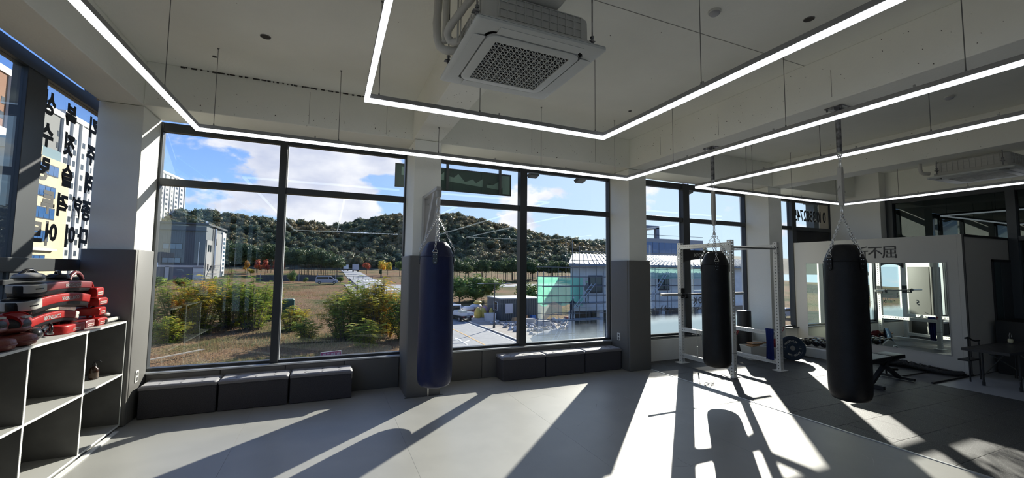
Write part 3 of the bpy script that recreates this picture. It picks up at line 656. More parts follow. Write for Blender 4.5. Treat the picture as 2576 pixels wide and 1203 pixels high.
# ================================================================== CUBE SHELF
sh = thing('cube_shelf', 'white edged grey cube shelf with two rows standing by the left windows', 'shelf', (-2.10, 4.5, 0))
XB, XF = -2.235, -1.895; Ys = [5.580, 4.815, 4.052, 3.287, 2.522]
def board(name, *b): return MB().box(*b).build(name, shelfd, sh)
def edge(*b): MB().box(*b).build('white_edge', whv_edge, sh)
whv_edge = mat('white_edging', (0.78, 0.79, 0.76), 0.35)
MB().box(XB, XF-.001, Ys[-1], Ys[0]+.018, 1.056, 1.074).build('top_board', mat('shelf_top_grey', (0.42, 0.42, 0.40), .5), sh)
for z0, nm in ((.526, 'middle_shelf'), (.02, 'bottom_board')):
    MB().box(XB, XF-.001, Ys[-1], Ys[0]+.018, z0, z0+.018).build(nm, mat('shelf_top_grey', (0.42, 0.42, 0.40), .5), sh)
for z0 in (1.056, .526, .02): edge(XF-.001, XF+.001, Ys[-1], Ys[0]+.018, z0, z0+.018)
for i, y in enumerate(Ys):
    board('upright_panel', XB, XF-.002, y, y+.018, .038, 1.056); edge(XF-.002, XF+.0016, y, y+.018, .038, .526); edge(XF-.002, XF+.0016, y, y+.018, .544, 1.056)
for i in range(4):
    for z0, z1 in ((.038, .526), (.544, 1.056)): board('back_panel', XB, XB+.012, Ys[i+1]+.018, Ys[i], z0, z1)
MB().box(XB, XF-.02, Ys[-1], Ys[0]+.018, 0, .02).build('plinth', shelfd, sh)
t = thing('floor_strip', 'thin white strip lying on the mat along the foot of the cube shelf', 'strip', (-1.86, 4.6, 0))
MB().rbox(-1.885, -1.845, 2.6, 5.45, 0.0, .012, r=.004).build('strip', shelfw, t)
# bottle in the right upper cube
bt = thing('pump_bottle', 'small amber pump bottle standing in the upper right cube', 'bottle', (-2.05, 5.40, .544))
MB().lathe((-2.05, 5.40, .544), [(.030, 0), (.036, .004), (.036, .085), (.030, .105), (.014, .118), (.013, .128)], 20).build('bottle_body', amber, bt, smooth=60)
MB().lathe((-2.05, 5.40, .544), [(.017, .126), (.017, .145), (.006, .148), (.006, .165)], 14).build('collar', black, bt, smooth=40)
MB().rbox(-2.06, -2.005, 5.39, 5.41, .706, .718, r=.004).cyl((-2.006, 5.40, .712), (-1.998, 5.40, .700), .004).build('pump_head', blackg, bt)
MB().lathe((-2.05, 5.40, .563), [(.0365, 0), (.0365, .045)], 20).build('paper_label', mat('bottle_label', (.10, .07, .05), .7), bt)
# ================================================================== THAI PADS AND MITTS ON THE SHELF
def bent_slab(L, W, H, bend, n=24, r=.018, x0=None, x1=None):
    # slab along local Y, bent in Z; cross-section in X-Z with rounded corners
    a, b = (-L/2 if x0 is None else x0), (L/2 if x1 is None else x1); rings = []
    for i in range(n+1):
        y = a+(b-a)*i/n; z = -bend*(y/(L/2))**2; sl = -2*bend*y/(L/2)**2; q = 1.0
        e = min(y+L/2, L/2-y); q_ = max(0, 1-max(0, e)/.085) if L > .3 else 0; f = 1-.2*max(0, 1-e/.02)**2; fw_ = max(.22, math.sqrt(max(0, 1-q_*q_)))
        ring = []
        for sx, sz, a0 in ((1, 1, 0), (-1, 1, 90), (-1, -1, 180), (1, -1, 270)):
            for k in range(4):
                an = math.radians(a0+30*k); lx = (sx*(W/2-r)+r*math.cos(an))*fw_; lz = sz*(H/2*f-min(r, H/2*f))+min(r, H/2*f)*math.sin(an); ring.append((lx, y-lz*sl, z+H/2+lz))
        rings.append(ring)
    return MB().loft(rings)
def thai_pad(c, rz, label, L=.42, W=.20, H=.095, bend=.02, tilt=0, white_at=-1, text='CONTENDER', tflip=True, cols=(None, None), group='red kick pads heaped on the shelf', handle=False, side=1):
    t = thing('kick_pad', label, 'kick pad', c, rz, group); t.rotation_euler = (tilt, 0, rz)
    body, wh = cols[0] or redv, cols[1] or whv
    core = bent_slab(L, W-.012, H, bend).build('black_core', leather, t, local=True, smooth=50)
    wl_ = .13 if white_at else 0
    lo, hi = -L/2, L/2
    if white_at < 0: ra, rb_ = lo+wl_, hi-.01
    elif white_at > 0: ra, rb_ = lo+.01, hi-wl_
    else: ra, rb_ = lo+.01, hi-.01
    s1 = bent_slab(L, W+.004, H*.62, bend, r=.010, x0=ra, x1=rb_).build('coloured_cover', body, t, local=True, smooth=50); s1.location.z = H*.34
    if white_at:
        wa, wb = (lo+.004, ra-.002) if white_at < 0 else (rb_+.002, hi-.004)
        s2 = bent_slab(L, W+.006, H*.63, bend, r=.010, x0=wa, x1=wb).build('white_cover', wh, t, local=True, smooth=50); s2.location.z = H*.335
        bs = bent_slab(L, W+.012, .009, bend, r=.003, x0=wa+(.045 if white_at > 0 else .03), x1=wb-(.03 if white_at > 0 else .045)).build('black_stripe', blackg, s2, local=True); bs.location.z = H*.26
    if text:
        sgn = -1 if tflip else 1
        M4 = frame3((side*(W/2+.0025), (ra+rb_)/2, H*.62-bend*.05), (0, sgn*side, 0), (0, 0, sgn))
        place_text('lettering', text, .040, mat('dull_white_print', (.26, .24, .24), .6), t, M4, .002, .0012, local=True)
    if handle:
        for dy in (-.06, .07):
            MB().tube([(-.0, dy-.0, H-.01), (0, dy-.045, H+.012), (0, dy-.02, H+.048), (0, dy+.03, H+.05), (0, dy+.06, H+.012), (0, dy+.05, H-.01)], .012, n=8).build('handle_strap', body if dy > 0 else blackg, t, local=True, smooth=60)
    return t
def pad_end(c, rz, label, L=.18, W=.16, H=.075, body=None, text='CONTENDER', handle=True):
    # a short kick pad seen end-on, small white logo patch on its face
    t = thing('kick_pad', label, 'kick pad', c, rz, 'red kick pads heaped on the shelf'); body = body or redv
    bent_slab(L, W, H, .004, r=.014).build('coloured_cover', body, t, local=True, smooth=50)
    MB().box(W/2+.0005, W/2+.002, -.055, .055, H*.22, H*.52).build('logo_patch', whv, t, local=True)
    place_text('lettering', text, .017, redv, t, frame3((W/2+.0022, 0, H*.37), (0, -1, 0), (0, 0, -1)), .001, .0004, local=True)
    if handle: MB().tube([(0, -.06, H-.01), (0, -.05, H+.02), (0, -.01, H+.04), (0, .03, H+.036), (0, .055, H+.01), (0, .06, H-.01)], .011, n=8).build('handle_strap', body, t, local=True, smooth=60)
    return t
ZS = 1.074
pad_end((-2.06, 4.81, ZS), 0, 'short red kick pad with a bright lettered front, at the front of the heap', L=.40, W=.20)
pad_end((-2.08, 5.10, ZS), 0, 'dull dark red kick pad wedged at the bottom middle of the heap', L=.15, W=.19, body=mat('dark_red_vinyl', (.13, .015, .02), .45), handle=False)
pad_end((-2.06, 5.275, ZS), 0, 'bright red kick pad end with strap at the bottom right of the heap', L=.17, W=.19)
t = thai_pad((-2.04, 5.455, ZS), 0, 'white and black striped flat pad at the right end of the shelf', L=.28, W=.18, H=.055, bend=.002, white_at=0, text=None, cols=(whv, whv), group=None)
MB().box(.0905, .0915, -.13, .13, .036, .041).build('black_stripe', blackg, t, local=True)
t2 = thing('leather_mitt', 'brown and white striking mitt resting on the white striped pad', 'mitt', (-2.04, 5.43, ZS+.058))
MB().lathe((0, 0, 0), [(.03, 0), (.062, .012), (.066, .03), (.045, .05), (.01, .056)], 20).build('pad_body', mat('tan_leather', (.25, .19, .17), .4), t2, local=True, smooth=60)
MB().tube([(-.05, -.02, .03), (-.02, -.05, .055), (.04, -.02, .055), (.05, .02, .03)], .008).build('wrist_strap', blackg, t2, local=True)
thai_pad((-2.12, 4.62, ZS+.098), .03, 'long red kick pad with white striped right end, lowest long one in the heap', L=.86, W=.21, H=.10, bend=.05, white_at=1)
pad_end((-2.05, 5.25, ZS+.10), .1, 'red kick pad end turned sideways, second tier right of the long pads', L=.17, W=.17)
thai_pad((-2.11, 4.72, ZS+.225), -.03, 'long red kick pad with white striped left end, middle long one in the heap', L=.86, W=.21, H=.115, bend=.045, white_at=-1)
pad_end((-2.05, 5.27, ZS+.19), -.05, 'red kick pad end with pale patch, third tier on the right of the heap', L=.15, W=.16)
pad_end((-2.05, 5.19, ZS+.275), .05, 'red kick pad end directly under the top pad', L=.15, W=.16, H=.09)
thai_pad((-2.11, 4.76, ZS+.338), 0, 'dark red kick pad with white left end crowning the heap', L=.88, W=.20, H=.10, bend=.02, white_at=-1, handle=False, cols=(mat('crimson_vinyl', (.17, .02, .025), .4), None))
def glove(name, c, rz, label, m, s=1.0, group=None, cat='mitt'):
    # focus mitt: domed pad, cuff and strap
    t = thing(name, label, cat, c, rz, group)
    MB().lathe((0, 0, 0), [(.02*s, 0), (.085*s, .006*s), (.108*s, .028*s), (.105*s, .05*s), (.085*s, .068*s), (.03*s, .078*s)], 28).build('striking_pad', m, t, local=True, smooth=60)
    MB().lathe((0, 0, 0), [(.1085*s, .022*s), (.111*s, .028*s), (.1085*s, .034*s)], 28).build('piping', blackg, t, local=True, smooth=60)
    MB().tube([(-.03*s, -.07*s, .06*s), (-.01*s, -.03*s, .10*s), (.0, .03*s, .10*s), (.02*s, .07*s, .06*s)], .016*s, n=8).build('hand_strap', blackg, t, local=True, smooth=60)
    return t
glove('strap_loops', (-2.14, 4.50, ZS+.442), 0, 'silver and black focus mitt on top of the heap, left of the red strap', mat('silver_vinyl', (.33, .33, .33), .3), .85)
glove('strap_loops', (-2.10, 4.79, ZS+.442), 1, 'black focus mitt with a red flash in the middle of the heap top', blackg, .7)
t = thing('hand_strap', 'curved red padded strap standing on the top right of the heap', 'strap', (-2.08, 5.02, ZS+.438))
MB().tube([(0, -.11, .0), (0, -.09, .035), (0, -.03, .065), (0, .03, .06), (0, .08, .03), (0, .10, 0)], .017, n=10).build('padded_strap', mat('dark_red_vinyl', (.13, .015, .02), .45), t, local=True, smooth=60)
for n_ in ('strap_loops',):
    for o in [o for o in bpy.data.objects if o.name.startswith(n_)]: o.name = 'focus_mitt'
def half_pad(c, rz, label, m1, m2, L=.24, W=.20, H=.12, tilt=0):
    t = thing('focus_mitt', label, 'mitt', c, rz); t.rotation_euler = (tilt, 0, rz)
    rg = []
    for i in range(13):
        u = i/12; y = -L/2+L*u; s_ = math.sin(PI*min(max(u, .02), .98))**.55
        rg.append([(W/2*s_*math.cos(a), y, H*.36+H*.36*s_*math.sin(a)) for a in [2*PI*k/18 for k in range(18)]])
    MB().loft(rg).build('black_body', leather, t, local=True, smooth=60)
    rg = [[(p[0]*1.03, p[1]*1.0, p[2]*.62-.004) for p in ring] for ring in rg]
    MB().loft(rg).build('red_face', m2, t, local=True, smooth=60)
    rg2 = []
    for i in range(9):
        u = .25+i/8*.5; y = -L/2+L*u; rg2.append([(W*.44*math.cos(a), y, H*.40+H*.40*math.sin(a)) for a in [2*PI*k/14 for k in range(14)]])
    MB().loft(rg2).build('red_back', redv, t, local=True, smooth=60)
    MB().box(W*.30, W*.42, -.03, .05, H*.62, H*.70).build('logo_patch', whv, t, local=True)
    return t
half_pad((-2.05, 4.15, ZS+.085), .1, 'black focus mitt with orange red back, front one beside the heap', blackg, redd, L=.30, H=.17)
half_pad((-2.07, 3.93, ZS+.10), -.1, 'black focus mitt with dark red back at the left edge of view', blackg, redd, L=.30, H=.17)
half_pad((-2.12, 4.33, ZS+.10), .5, 'crimson focus mitt tucked behind the black mitts', mat('crimson_vinyl', (.17, .02, .025), .4), redd, L=.24, H=.16)
for c, lab in (((-2.0, 4.12, ZS), 'round brick red shield lying under the front mitt'), ((-2.0, 3.90, ZS), 'round brick red shield at the left edge of view'), ):
    t = thing('round_shield', lab, 'mitt', c)
    MB().lathe((0, 0, 0), [(.06, 0), (.098, .01), (.108, .04), (.10, .07), (.07, .082), (.02, .085)], 28).build('pad_body', redd, t, local=True, smooth=60)
    MB().lathe((0, 0, 0), [(.1085, .036), (.1105, .04), (.1085, .044)], 28).build('seam_piping', mat('dark_red_vinyl', (.13, .015, .02), .45), t, local=True)
t = thing('boxing_glove', 'black boxing glove resting on the shelf in front of the heap', 'glove', (-2.03, 4.37, ZS), .4)
MB().loft([[(r_*math.cos(a), y, .055+r_*.9*math.sin(a)) for a in [2*PI*k/18 for k in range(18)]] for y, r_ in ((-.13, .01), (-.12, .035), (-.09, .052), (-.04, .060), (.02, .056), (.05, .045), (.07, .040), (.11, .044), (.13, .046), (.132, .036))]).build('glove_body', blackg, t, local=True, smooth=60)
MB().tube([(.045, -.06, .07), (.06, -.01, .09), (.052, .04, .075)], [.018, .021, .016], n=10).build('thumb', blackg, t, local=True, smooth=60)
MB().lathe((0, .12, .055), [(.047, -.02), (.048, 0), (.047, .02)], 18, axis='y').build('cuff_band', mat('silver_vinyl', (.33, .33, .33), .3), t, local=True)
for c, lab, rz in (((-2.10, 4.50, ZS+.05), 'black loop strap lying between mitts and kick pads, upper one', 0), ((-2.02, 4.56, ZS+.03), 'black loop strap lying by the short red kick pad, lower one', .6)):
    t = thing('loop_strap', lab, 'strap', c, rz)
    MB().tube([(.0+.0, .06*math.cos(a), .035+.04*math.sin(a)) for a in [2*PI*k/16 for k in range(16)]], .007, n=8, closed=True).build('webbing_loop', blackg, t, local=True, smooth=60)
    MB().rbox(-.02, .02, -.03, .03, -.012, .002, r=.006).build('buckle', steel, t, local=True)
# ================================================================== PUNCH BAGS
def chain(mb, a, b, ll=.034, r=.0032, w=.0095):
    a = Vector(a); b = Vector(b); d = b-a; n = max(2, round(d.length/(ll*.78))); st = d.length/n; dn = d.normalized(); s1 = dn.orthogonal().normalized(); s2 = dn.cross(s1)
    for i in range(n):
        c = a+dn*(st*(i+.5)); u = s1 if i % 2 else s2; h = st*.5+r*1.1; hh = h-w
        pts = [c+dn*hh+u*w, c+dn*(hh+w*.7)+u*w*.7, c+dn*h, c+dn*(hh+w*.7)-u*w*.7, c+dn*hh-u*w, c-dn*hh-u*w, c-dn*(hh+w*.7)-u*w*.7, c-dn*h, c-dn*(hh+w*.7)+u*w*.7, c-dn*hh+u*w]
        mb.tube(pts, r, n=6, closed=True)
    return mb
def snap(mb, top, bot, w=.016, r=.0042):
    c0 = Vector(top); c1 = Vector(bot); pts = [c0, c0+Vector((w*.7, 0, -.012)), c1+Vector((w, 0, .02)), c1+Vector((w*.5, 0, .003)), c1, c1-Vector((w*.5, 0, -.003)), c1-Vector((w, 0, -.02)), c0-Vector((w*.7, 0, .012))]
    return mb.tube(pts, r, n=8, closed=True)
def bag(x, y, z0, z1, rad, m, label, apex, nch, az0, ztop, strap=None):
    t = thing('punch_bag', label, 'punch bag', (x, y, z0)); H = z1-z0; n = 48; rg = []
    prof = [(.05, 0), (.62, .004), (.82, .018), (.93, .045), (.985, .09), (1, .15), (1.012, .30), (1.0, H*.45), (.99, H*.7), (.985, H-.22), (.97, H-.165), (.925, H-.135), (.80, H-.075), (.66, H-.028), (.55, H-.006), (.50, H)]
    rr_ = random.Random(int(x*100))
    for q, (f, z) in enumerate(prof):
        top = max(0, (z-(H-.20))/.20); bot = max(0, 1-z/.07); ring = []
        for k in range(n):
            a = 2*PI*k/n; w_ = 1+(.022*math.sin(a*5+1)+.016*math.sin(a*9+q*.5))*top+.012*math.sin(a*24)*bot*(1 if z > .003 else 0)
            ring.append((rad*f*w_*math.cos(a), rad*f*w_*math.sin(a), z))
        rg.append(ring)
    MB().loft(rg).build('bag_body', m, t, local=True, smooth=60)
    MB().lathe((0, 0, H-.004), [(rad*.52, 0), (rad*.48, .006), (.02, -.012)], 32).build('top_cap', m, t, local=True, smooth=60)
    mb = MB(); mb.lathe((0, 0, H-.175), [(rad*.985, 0), (rad*1.0, .004), (rad*.98, .010)], 40); mb.build('seam_band', m, t, local=True, smooth=60)
    ap = Vector((0, 0, apex-z0))
    for k in range(nch):
        a = az0+2*PI*k/nch; ca, sa = math.cos(a), math.sin(a)
        ring_c = Vector((ca*rad*.945, sa*rad*.945, H-.115))
        pt = MB(); tdir = Vector((-sa, ca, 0)); nd = Vector((ca, sa, 0))
        zt, zb_ = H-.135, H-.265
        def on(z, s_, off):
            f = .985
            return nd*(rad*f+off)+tdir*s_+Vector((0, 0, z))
        prof_ = [(-.024, zt), (.024, zt), (.026, zb_+.03), (.018, zb_+.008), (0, zb_), (-.018, zb_+.008), (-.026, zb_+.03)]
        pt.loft([[on(z, s_, .002) for s_, z in prof_], [on(z, s_, .007) for s_, z in prof_]]); p_ = pt.build('tab', blackg if m is navy else leather, t, local=True)
        rv = MB()
        for s_, z in ((-.013, zt-.02), (.013, zt-.02), (-.013, zt-.065), (.013, zt-.065), (0, zt-.105)): rv.lathe(tuple(on(z, s_, .007)), [(.0055, -.001), (.005, .003), (.001, .004)], 8)
        rv.build('rivet', chrome, p_, local=True)
        cen = on(zt+.012, 0, .008); pts = [cen+tdir*.026*math.cos(q)+Vector((0, 0, .028*math.sin(q))) for q in [PI*j/8 for j in range(9)]]+[cen-tdir*.026-Vector((0, 0, .006)), cen+tdir*.026-Vector((0, 0, .006))]
        MB().tube(pts, .0035, n=6, closed=True).build('ring', chrome, t, local=True, smooth=60)
        start = cen+Vector((0, 0, .026)); rim = nd*(rad*.72)+Vector((0, 0, H-.004)); 
        cb = MB(); chain(cb, start, start*.0+nd*(rad*.86)+Vector((0, 0, H+.008))) if False else None
        chain(cb, start, ap); cb.build('chain', chrome, t, local=True, smooth=60)
    hb = MB(); hb.tube([ap+Vector((.018*math.cos(q), 0, .018*math.sin(q))) for q in [2*PI*j/14 for j in range(14)]], .0042, n=8, closed=True)
    snap(hb, ap+Vector((0, 0, .105)), ap+Vector((0, 0, .012))); hb.build('carabiner', chrome, t, local=True, smooth=60)
    zt = apex-z0+.10
    if strap:
        L_ = ztop-.14-(apex+.10); mb = MB()
        for s_ in (-1, 1):
            pts = [(s_*.006, 0, zt), (s_*.017, 0, zt+.05), (s_*.022, 0.002, zt+L_*.4), (s_*.019, 0, zt+L_*.8), (s_*.010, 0, zt+L_)]
            mb.loft([[(p[0]-.003, -.020+p[1], p[2]), (p[0]+.003, -.020+p[1], p[2]), (p[0]+.003, .020+p[1], p[2]), (p[0]-.003, .020+p[1], p[2])] for p in pts])
        mb.build('webbing_strap', webb, t, local=True)
        if strap == 2:
            MB().loft([[(-.022, -.002, zt+L_*.45), (-.022, .002, zt+L_*.45), (-.020, .002, zt+L_*.45+.03), (-.020, -.002, zt+L_*.45+.03)], [(-.06, -.002, zt+L_*.42), (-.06, .002, zt+L_*.42), (-.05, .002, zt+L_*.44), (-.05, -.002, zt+L_*.44)], [(-.075, -.002, zt+L_*.34), (-.075, .002, zt+L_*.34), (-.066, .002, zt+L_*.35), (-.066, -.002, zt+L_*.35)]]).build('loose_tail', webb, t, local=True)
            MB().loft([[(.02, -.002, zt+L_*.50), (.02, .002, zt+L_*.50), (.02, .002, zt+L_*.40), (.02, -.002, zt+L_*.40)], [(.075, -.002, zt+L_*.36), (.075, .002, zt+L_*.36), (.06, .002, zt+L_*.35), (.06, -.002, zt+L_*.35)]]).build('loose_tail', webb, t, local=True)
        hb = MB(); snap(hb, (0, 0, zt+L_+.085), (0, 0, zt+L_-.01), .018, .005); hb.tube([(.024*math.cos(q), 0, zt+L_+.098+.024*math.sin(q)) for q in [2*PI*j/16 for j in range(16)]], .005, n=8, closed=True)
        hb.build('top_carabiner', chrome, t, local=True, smooth=60)
    return t
def hanging_post(x, y, ztop, label):
    t = thing('hanging_post', label, 'bracket', (x, y, ztop))
    pl = MB().box(x-.085, x+.085, y-.085, y+.085, 3.36, 3.3695).build('ceiling_plate', gsteel, t)
    for sx in (-1, 1):
        for sy_ in (-1, 1): MB().cyl((x+sx*.065, y+sy_*.065, 3.335), (x+sx*.065, y+sy_*.065, 3.36), .008, n=6).build('bolt', gsteel, pl)
    MB().box(x-.085, x+.085, y-.012, y+.012, 3.335, 3.36).build('cross_bar', gsteel, t)
    MB().cyl((x, y, ztop+.03), (x, y, 3.36), .024, n=16).build('pipe', gsteel, t, smooth=60)
    MB().cyl((x, y, ztop+.012), (x, y, ztop+.03), .027, .022, n=16).tube([(x+.0, y+.022*math.cos(q), ztop+.002+.022*math.sin(q)) for q in [2*PI*j/14 for j in range(14)]], .005, n=8, closed=True).build('eye_nut', steel, t, smooth=60)
    return t
bag(1.155, 4.86, .30, 1.955, .198, navy, 'navy blue punch bag hanging from the wall bracket at the second column', 2.265, 4, math.radians(250), 2.60)
bag(4.86, 4.18, .355, 1.905, .178, leather, 'black punch bag hanging in front of the white power rack', 2.175, 4, math.radians(228), 2.90, strap=1)
bag(4.83, 2.58, .375, 1.93, .180, leather, 'large black leather punch bag nearest to the camera, in front of the mirror', 2.235, 4, math.radians(257), 2.88, strap=2)
hanging_post(4.86, 4.18, 2.89, 'mottled steel pipe holding the far black bag to the heavy beam')
hanging_post(4.83, 2.58, 2.87, 'mottled steel pipe holding the near black bag to the heavy beam')
brk_m = mat('grey_white_steel', (0.42, 0.42, 0.42), 0.45)
br = thing('wall_bracket', 'white steel cantilever bracket bolted to the second column', 'bracket', (1.15, 5.548, 2.0))
MB().box(1.10, 1.34, 5.535, 5.549, 1.83, 2.60).build('wall_plate', brk_m, br, bevel=.003)
for z in (2.50, 2.36, 1.95):
    for x in (1.19,): MB().cyl((x, 5.520, z), (x, 5.535, z), .013, n=6).build('bolt', steel, br)
MB().rbox(1.115, 1.175, 4.80, 5.535, 2.565, 2.605, r=.006, n=2).build('arm', brk_m, br)
MB().box(1.105, 1.125, 5.50, 5.535, 1.83, 2.60).build('side_plate', brk_m, br)
MB().loft([[(1.12, 4.93, 2.565), (1.17, 4.93, 2.565), (1.17, 5.02, 2.565), (1.12, 5.02, 2.565)], [(1.12, 5.50, 1.86), (1.17, 5.50, 1.86), (1.17, 5.535, 1.93), (1.12, 5.535, 1.93)]]).build('brace', brk_m, br)
MB().cyl((1.155, 4.86, 2.49), (1.155, 4.86, 2.565), .034, n=18).build('swivel', brk_m, br, smooth=60)
hb = MB(); snap(hb, (1.155, 4.86, 2.505), (1.155, 4.86, 2.375), .020, .0045); hb.build('hook', chrome, br, smooth=60)
MB().box(1.215, 1.235, 5.490, 5.504, .004, .17).build('strut', steel, br)
# ================================================================== POWER RACK
rk = thing('power_rack', 'white perforated steel power rack standing before the third window', 'rack', (6.4, 5.28, 0))
RX0, RX1, RY0, RY1, S = 5.87, 6.97, 4.75, 5.80, .072
for x, y in ((RX0, RY1), (RX0, RY0), (RX1, RY0), (RX1, RY1)):
    mb = MB(); perf_tube(mb, (x, y, .01), (0, 0, 1), 2.14, S); u_ = mb.build('upright', white_steel, rk, recalc=False)
    MB().box(x-.10, x+.10, y-.075, y+.075, 0, .009).build('foot_plate', white_steel, u_)
    for z in (2.05, 1.95): MB().cyl((x-.042, y-.018, z), (x-.036, y-.018, z), .008, n=6).cyl((x-.018, y-.042, z), (x-.018, y-.036, z), .008, n=6).build('bolt', gsteel, u_)
for x in (RX0, RX1):
    for z, w_ in ((2.075, .07), (.60, .066), (.135, .066)):
        mb = MB(); perf_tube(mb, (x, RY0+S/2, z), (0, 1, 0), RY1-RY0-S, w_); mb.build('side_beam', white_steel, rk, recalc=False)
MB().cyl((RX0+S/2, RY0, 2.035), (RX1-S/2, RY0, 2.035), .016, n=14).build('pull_up_bar', steel, rk, smooth=60)
n = 14; top = 2.03
poly = [(RX0+S/2, 1.78+.0), (RX0+S/2, top)]+[(RX1-S/2, top), (RX1-S/2, 1.78)]+[(RX1-S/2-(RX1-RX0-S)*k/n, 1.78+.085*math.sin(PI*k/n)**.6) for k in range(1, n)]
hd = MB().prism(poly, 'y', RY1-.006, RY1+.004).build('header_plate', black, rk)
place_text('lettering', 'XPODIUM', .10, whv, hd, frame3((6.42, RY1-.0075, 1.935), (1, 0, 0), (0, 0, 1)), .002, .002)
for x in (RX0, RX1):
    MB().box(x-.03, x+.03, RY1-S/2-.05, RY1-S/2, 1.16, 1.185).box(x-.03, x+.03, RY1-S/2-.105, RY1-S/2-.09, 1.16, 1.24).box(x-.03, x+.03, RY1-S/2-.105, RY1-S/2, 1.16, 1.175).box(x+.037, x+.045, RY1-.06, RY1+.03, 1.15, 1.33).box(x-.03, x+.04, RY1-S/2-.008, RY1-S/2, 1.16, 1.33).build('j_hook', black, rk)
for x, y in ((RX0, RY0), (RX1, RY0)):
    MB().cyl((x+.04, y+.0, .68), (x+.075, y+.0, .68), .010, n=8).tube([(x+.07, y, .68), (x+.10, y-.01, .71), (x+.12, y-.01, .70), (x+.10, y, .65), (x+.07, y, .64)], .005).build('red_pin', mat('red_plastic', (.42, .02, .02), .4), rk)
    MB().box(x-.040, x+.040, y-.040, y+.040, .36, .365).build('height_marker', gsteel, rk)
bb = thing('barbell', 'bare steel barbell resting on the hooks of the white rack', 'barbell', (6.33, 5.70, 1.21))
MB().cyl((5.76, 5.70, 1.225), (6.92, 5.70, 1.225), .0135, n=12).build('bar', mat('black_steel', (.06, .06, .06), .35, metal=.8), bb, smooth=60)
for x0, x1, xc in ((5.31, 5.735, 5.735), (6.945, 7.37, 6.925)):
    s_ = MB().cyl((x0, 5.70, 1.225), (x1, 5.70, 1.225), .024, n=16).build('sleeve', mat('satin_chrome', (.50, .50, .50), .3, metal=.9), bb, smooth=60)
    MB().cyl((xc, 5.70, 1.225), (xc+.022, 5.70, 1.225), .036, n=16).build('collar', mat('satin_chrome', (.50, .50, .50), .3, metal=.9), s_, smooth=60)
jr = thing('jump_rope', 'white skipping rope hanging in loops from the low left rail of the rack', 'skipping rope', (5.83, 5.36, .62))
MB().tube([(5.825, 5.42, .64), (5.82, 5.41, .58), (5.82, 5.40, .45), (5.82, 5.40, .36)], .0045).build('rope', whv, jr)
MB().cyl((5.82, 5.40, .36), (5.82, 5.40, .17), .011, n=10).build('handle', whv, jr, smooth=60)
MB().tube([(5.825, 5.30, .64), (5.815, 5.31, .56), (5.81, 5.27, .46), (5.81, 5.20, .40), (5.81, 5.17, .43), (5.815, 5.21, .52), (5.825, 5.24, .60), (5.83, 5.26, .64), (5.83, 5.28, .645)], .006).build('rope', whv, jr)
MB().tube([(5.825, 5.33, .63), (5.81, 5.36, .61), (5.81, 5.30, .50), (5.81, 5.24, .43), (5.81, 5.215, .46)], .005).build('rope', whv, jr)
def cloth(name, x, y, z0, z1, w, label, amp=.012):
    t = thing(name, label, 'towel', (x, y, z0)); n = 16; m_ = 10; mb = MB(); rows = []
    for j in range(m_+1):
        z = z1-(z1-z0)*j/m_; ww = w*(1-.25*math.sin(j/m_*2)); rows.append([(x+amp*math.sin(i*1.3+j*.25)*(.4+j/m_), y-ww/2+ww*i/n, z) for i in range(n+1)])
    k = n+1
    for off in (0, .006):
        mb.add([(p[0]-off, p[1], p[2]) for rw in rows for p in rw], [(j*k+i, j*k+i+1, (j+1)*k+i+1, (j+1)*k+i) for j in range(m_) for i in range(n)])
    mb.build('towel_cloth', bluecl, t, smooth=60); return t
cloth('towel', RX1-.05, RY0+.13, .16, .68, .15, 'dark blue towel draped over the low right rail of the rack', .014)
MB_ = MB().tube([(5.56, 4.66, .004), (5.53, 4.70, .004), (5.60, 4.78, .004), (5.72, 4.86, .004), (5.80, 4.90, .005), (5.78, 4.82, .004), (5.70, 4.74, .004), (5.72, 4.68, .004)], .004)
tag(MB_.build('cord', mat('pale_cord', (.35, .33, .30), .7)), 'thin pale cord dropped in a loop on the sunlit rubber floor', 'cord')
# ================================================================== BEHIND THE RACK
rl = thing('foam_roller', 'tall black foam roller standing upright by the fourth column', 'foam roller', (7.66, 5.93, 0))
MB().lathe((7.66, 5.93, 0), [(.05, 0), (.128, .004), (.13, .02), (.13, .845), (.126, .862), (.05, .862)], 32).build('foam_body', black, rl, smooth=60)
MB().lathe((7.66, 5.93, .8622), [(.05, 0), (.122, 0), (.122, .002), (.05, .002)], 32).build('end_face', mat('roller_end', (.22, .22, .22), .6), rl)
def bin_(x, y, w, d, h_, label, rz=0):
    t = thing('storage_bin', label, 'bin', (x, y, 0), rz)
    o_ = MB().loft([[(sx*w/2*f, sy_*d/2*f, z) for sx, sy_ in ((-1, -1), (1, -1), (1, 1), (-1, 1))] for f, z in ((.86, 0), (1, h_), (.95, h_), (.83, .015))], caps=False).add([(sx*w/2*.86, sy_*d/2*.86, 0) for sx, sy_ in ((-1, -1), (1, -1), (1, 1), (-1, 1))], [(0, 1, 2, 3)]).build('bin_body', ivory, t, local=True, bevel=.012)
    MB().loft([[(sx*w/2*f, sy_*d/2*f, z) for sx, sy_ in ((-1, -1), (1, -1), (1, 1), (-1, 1))] for f, z in ((1.0, h_-.012), (1.03, h_-.012), (1.03, h_), (1.0, h_))], caps=False).build('rim', ivory, t, local=True)
    return t
bin_(7.46, 5.55, .44, .30, .25, 'white plastic storage bin holding wooden paddles and rope behind the rack', -.25)
bin_(7.93, 5.46, .30, .28, .22, 'white plastic storage bin holding red cloth, beside the paddle bin', -.2)
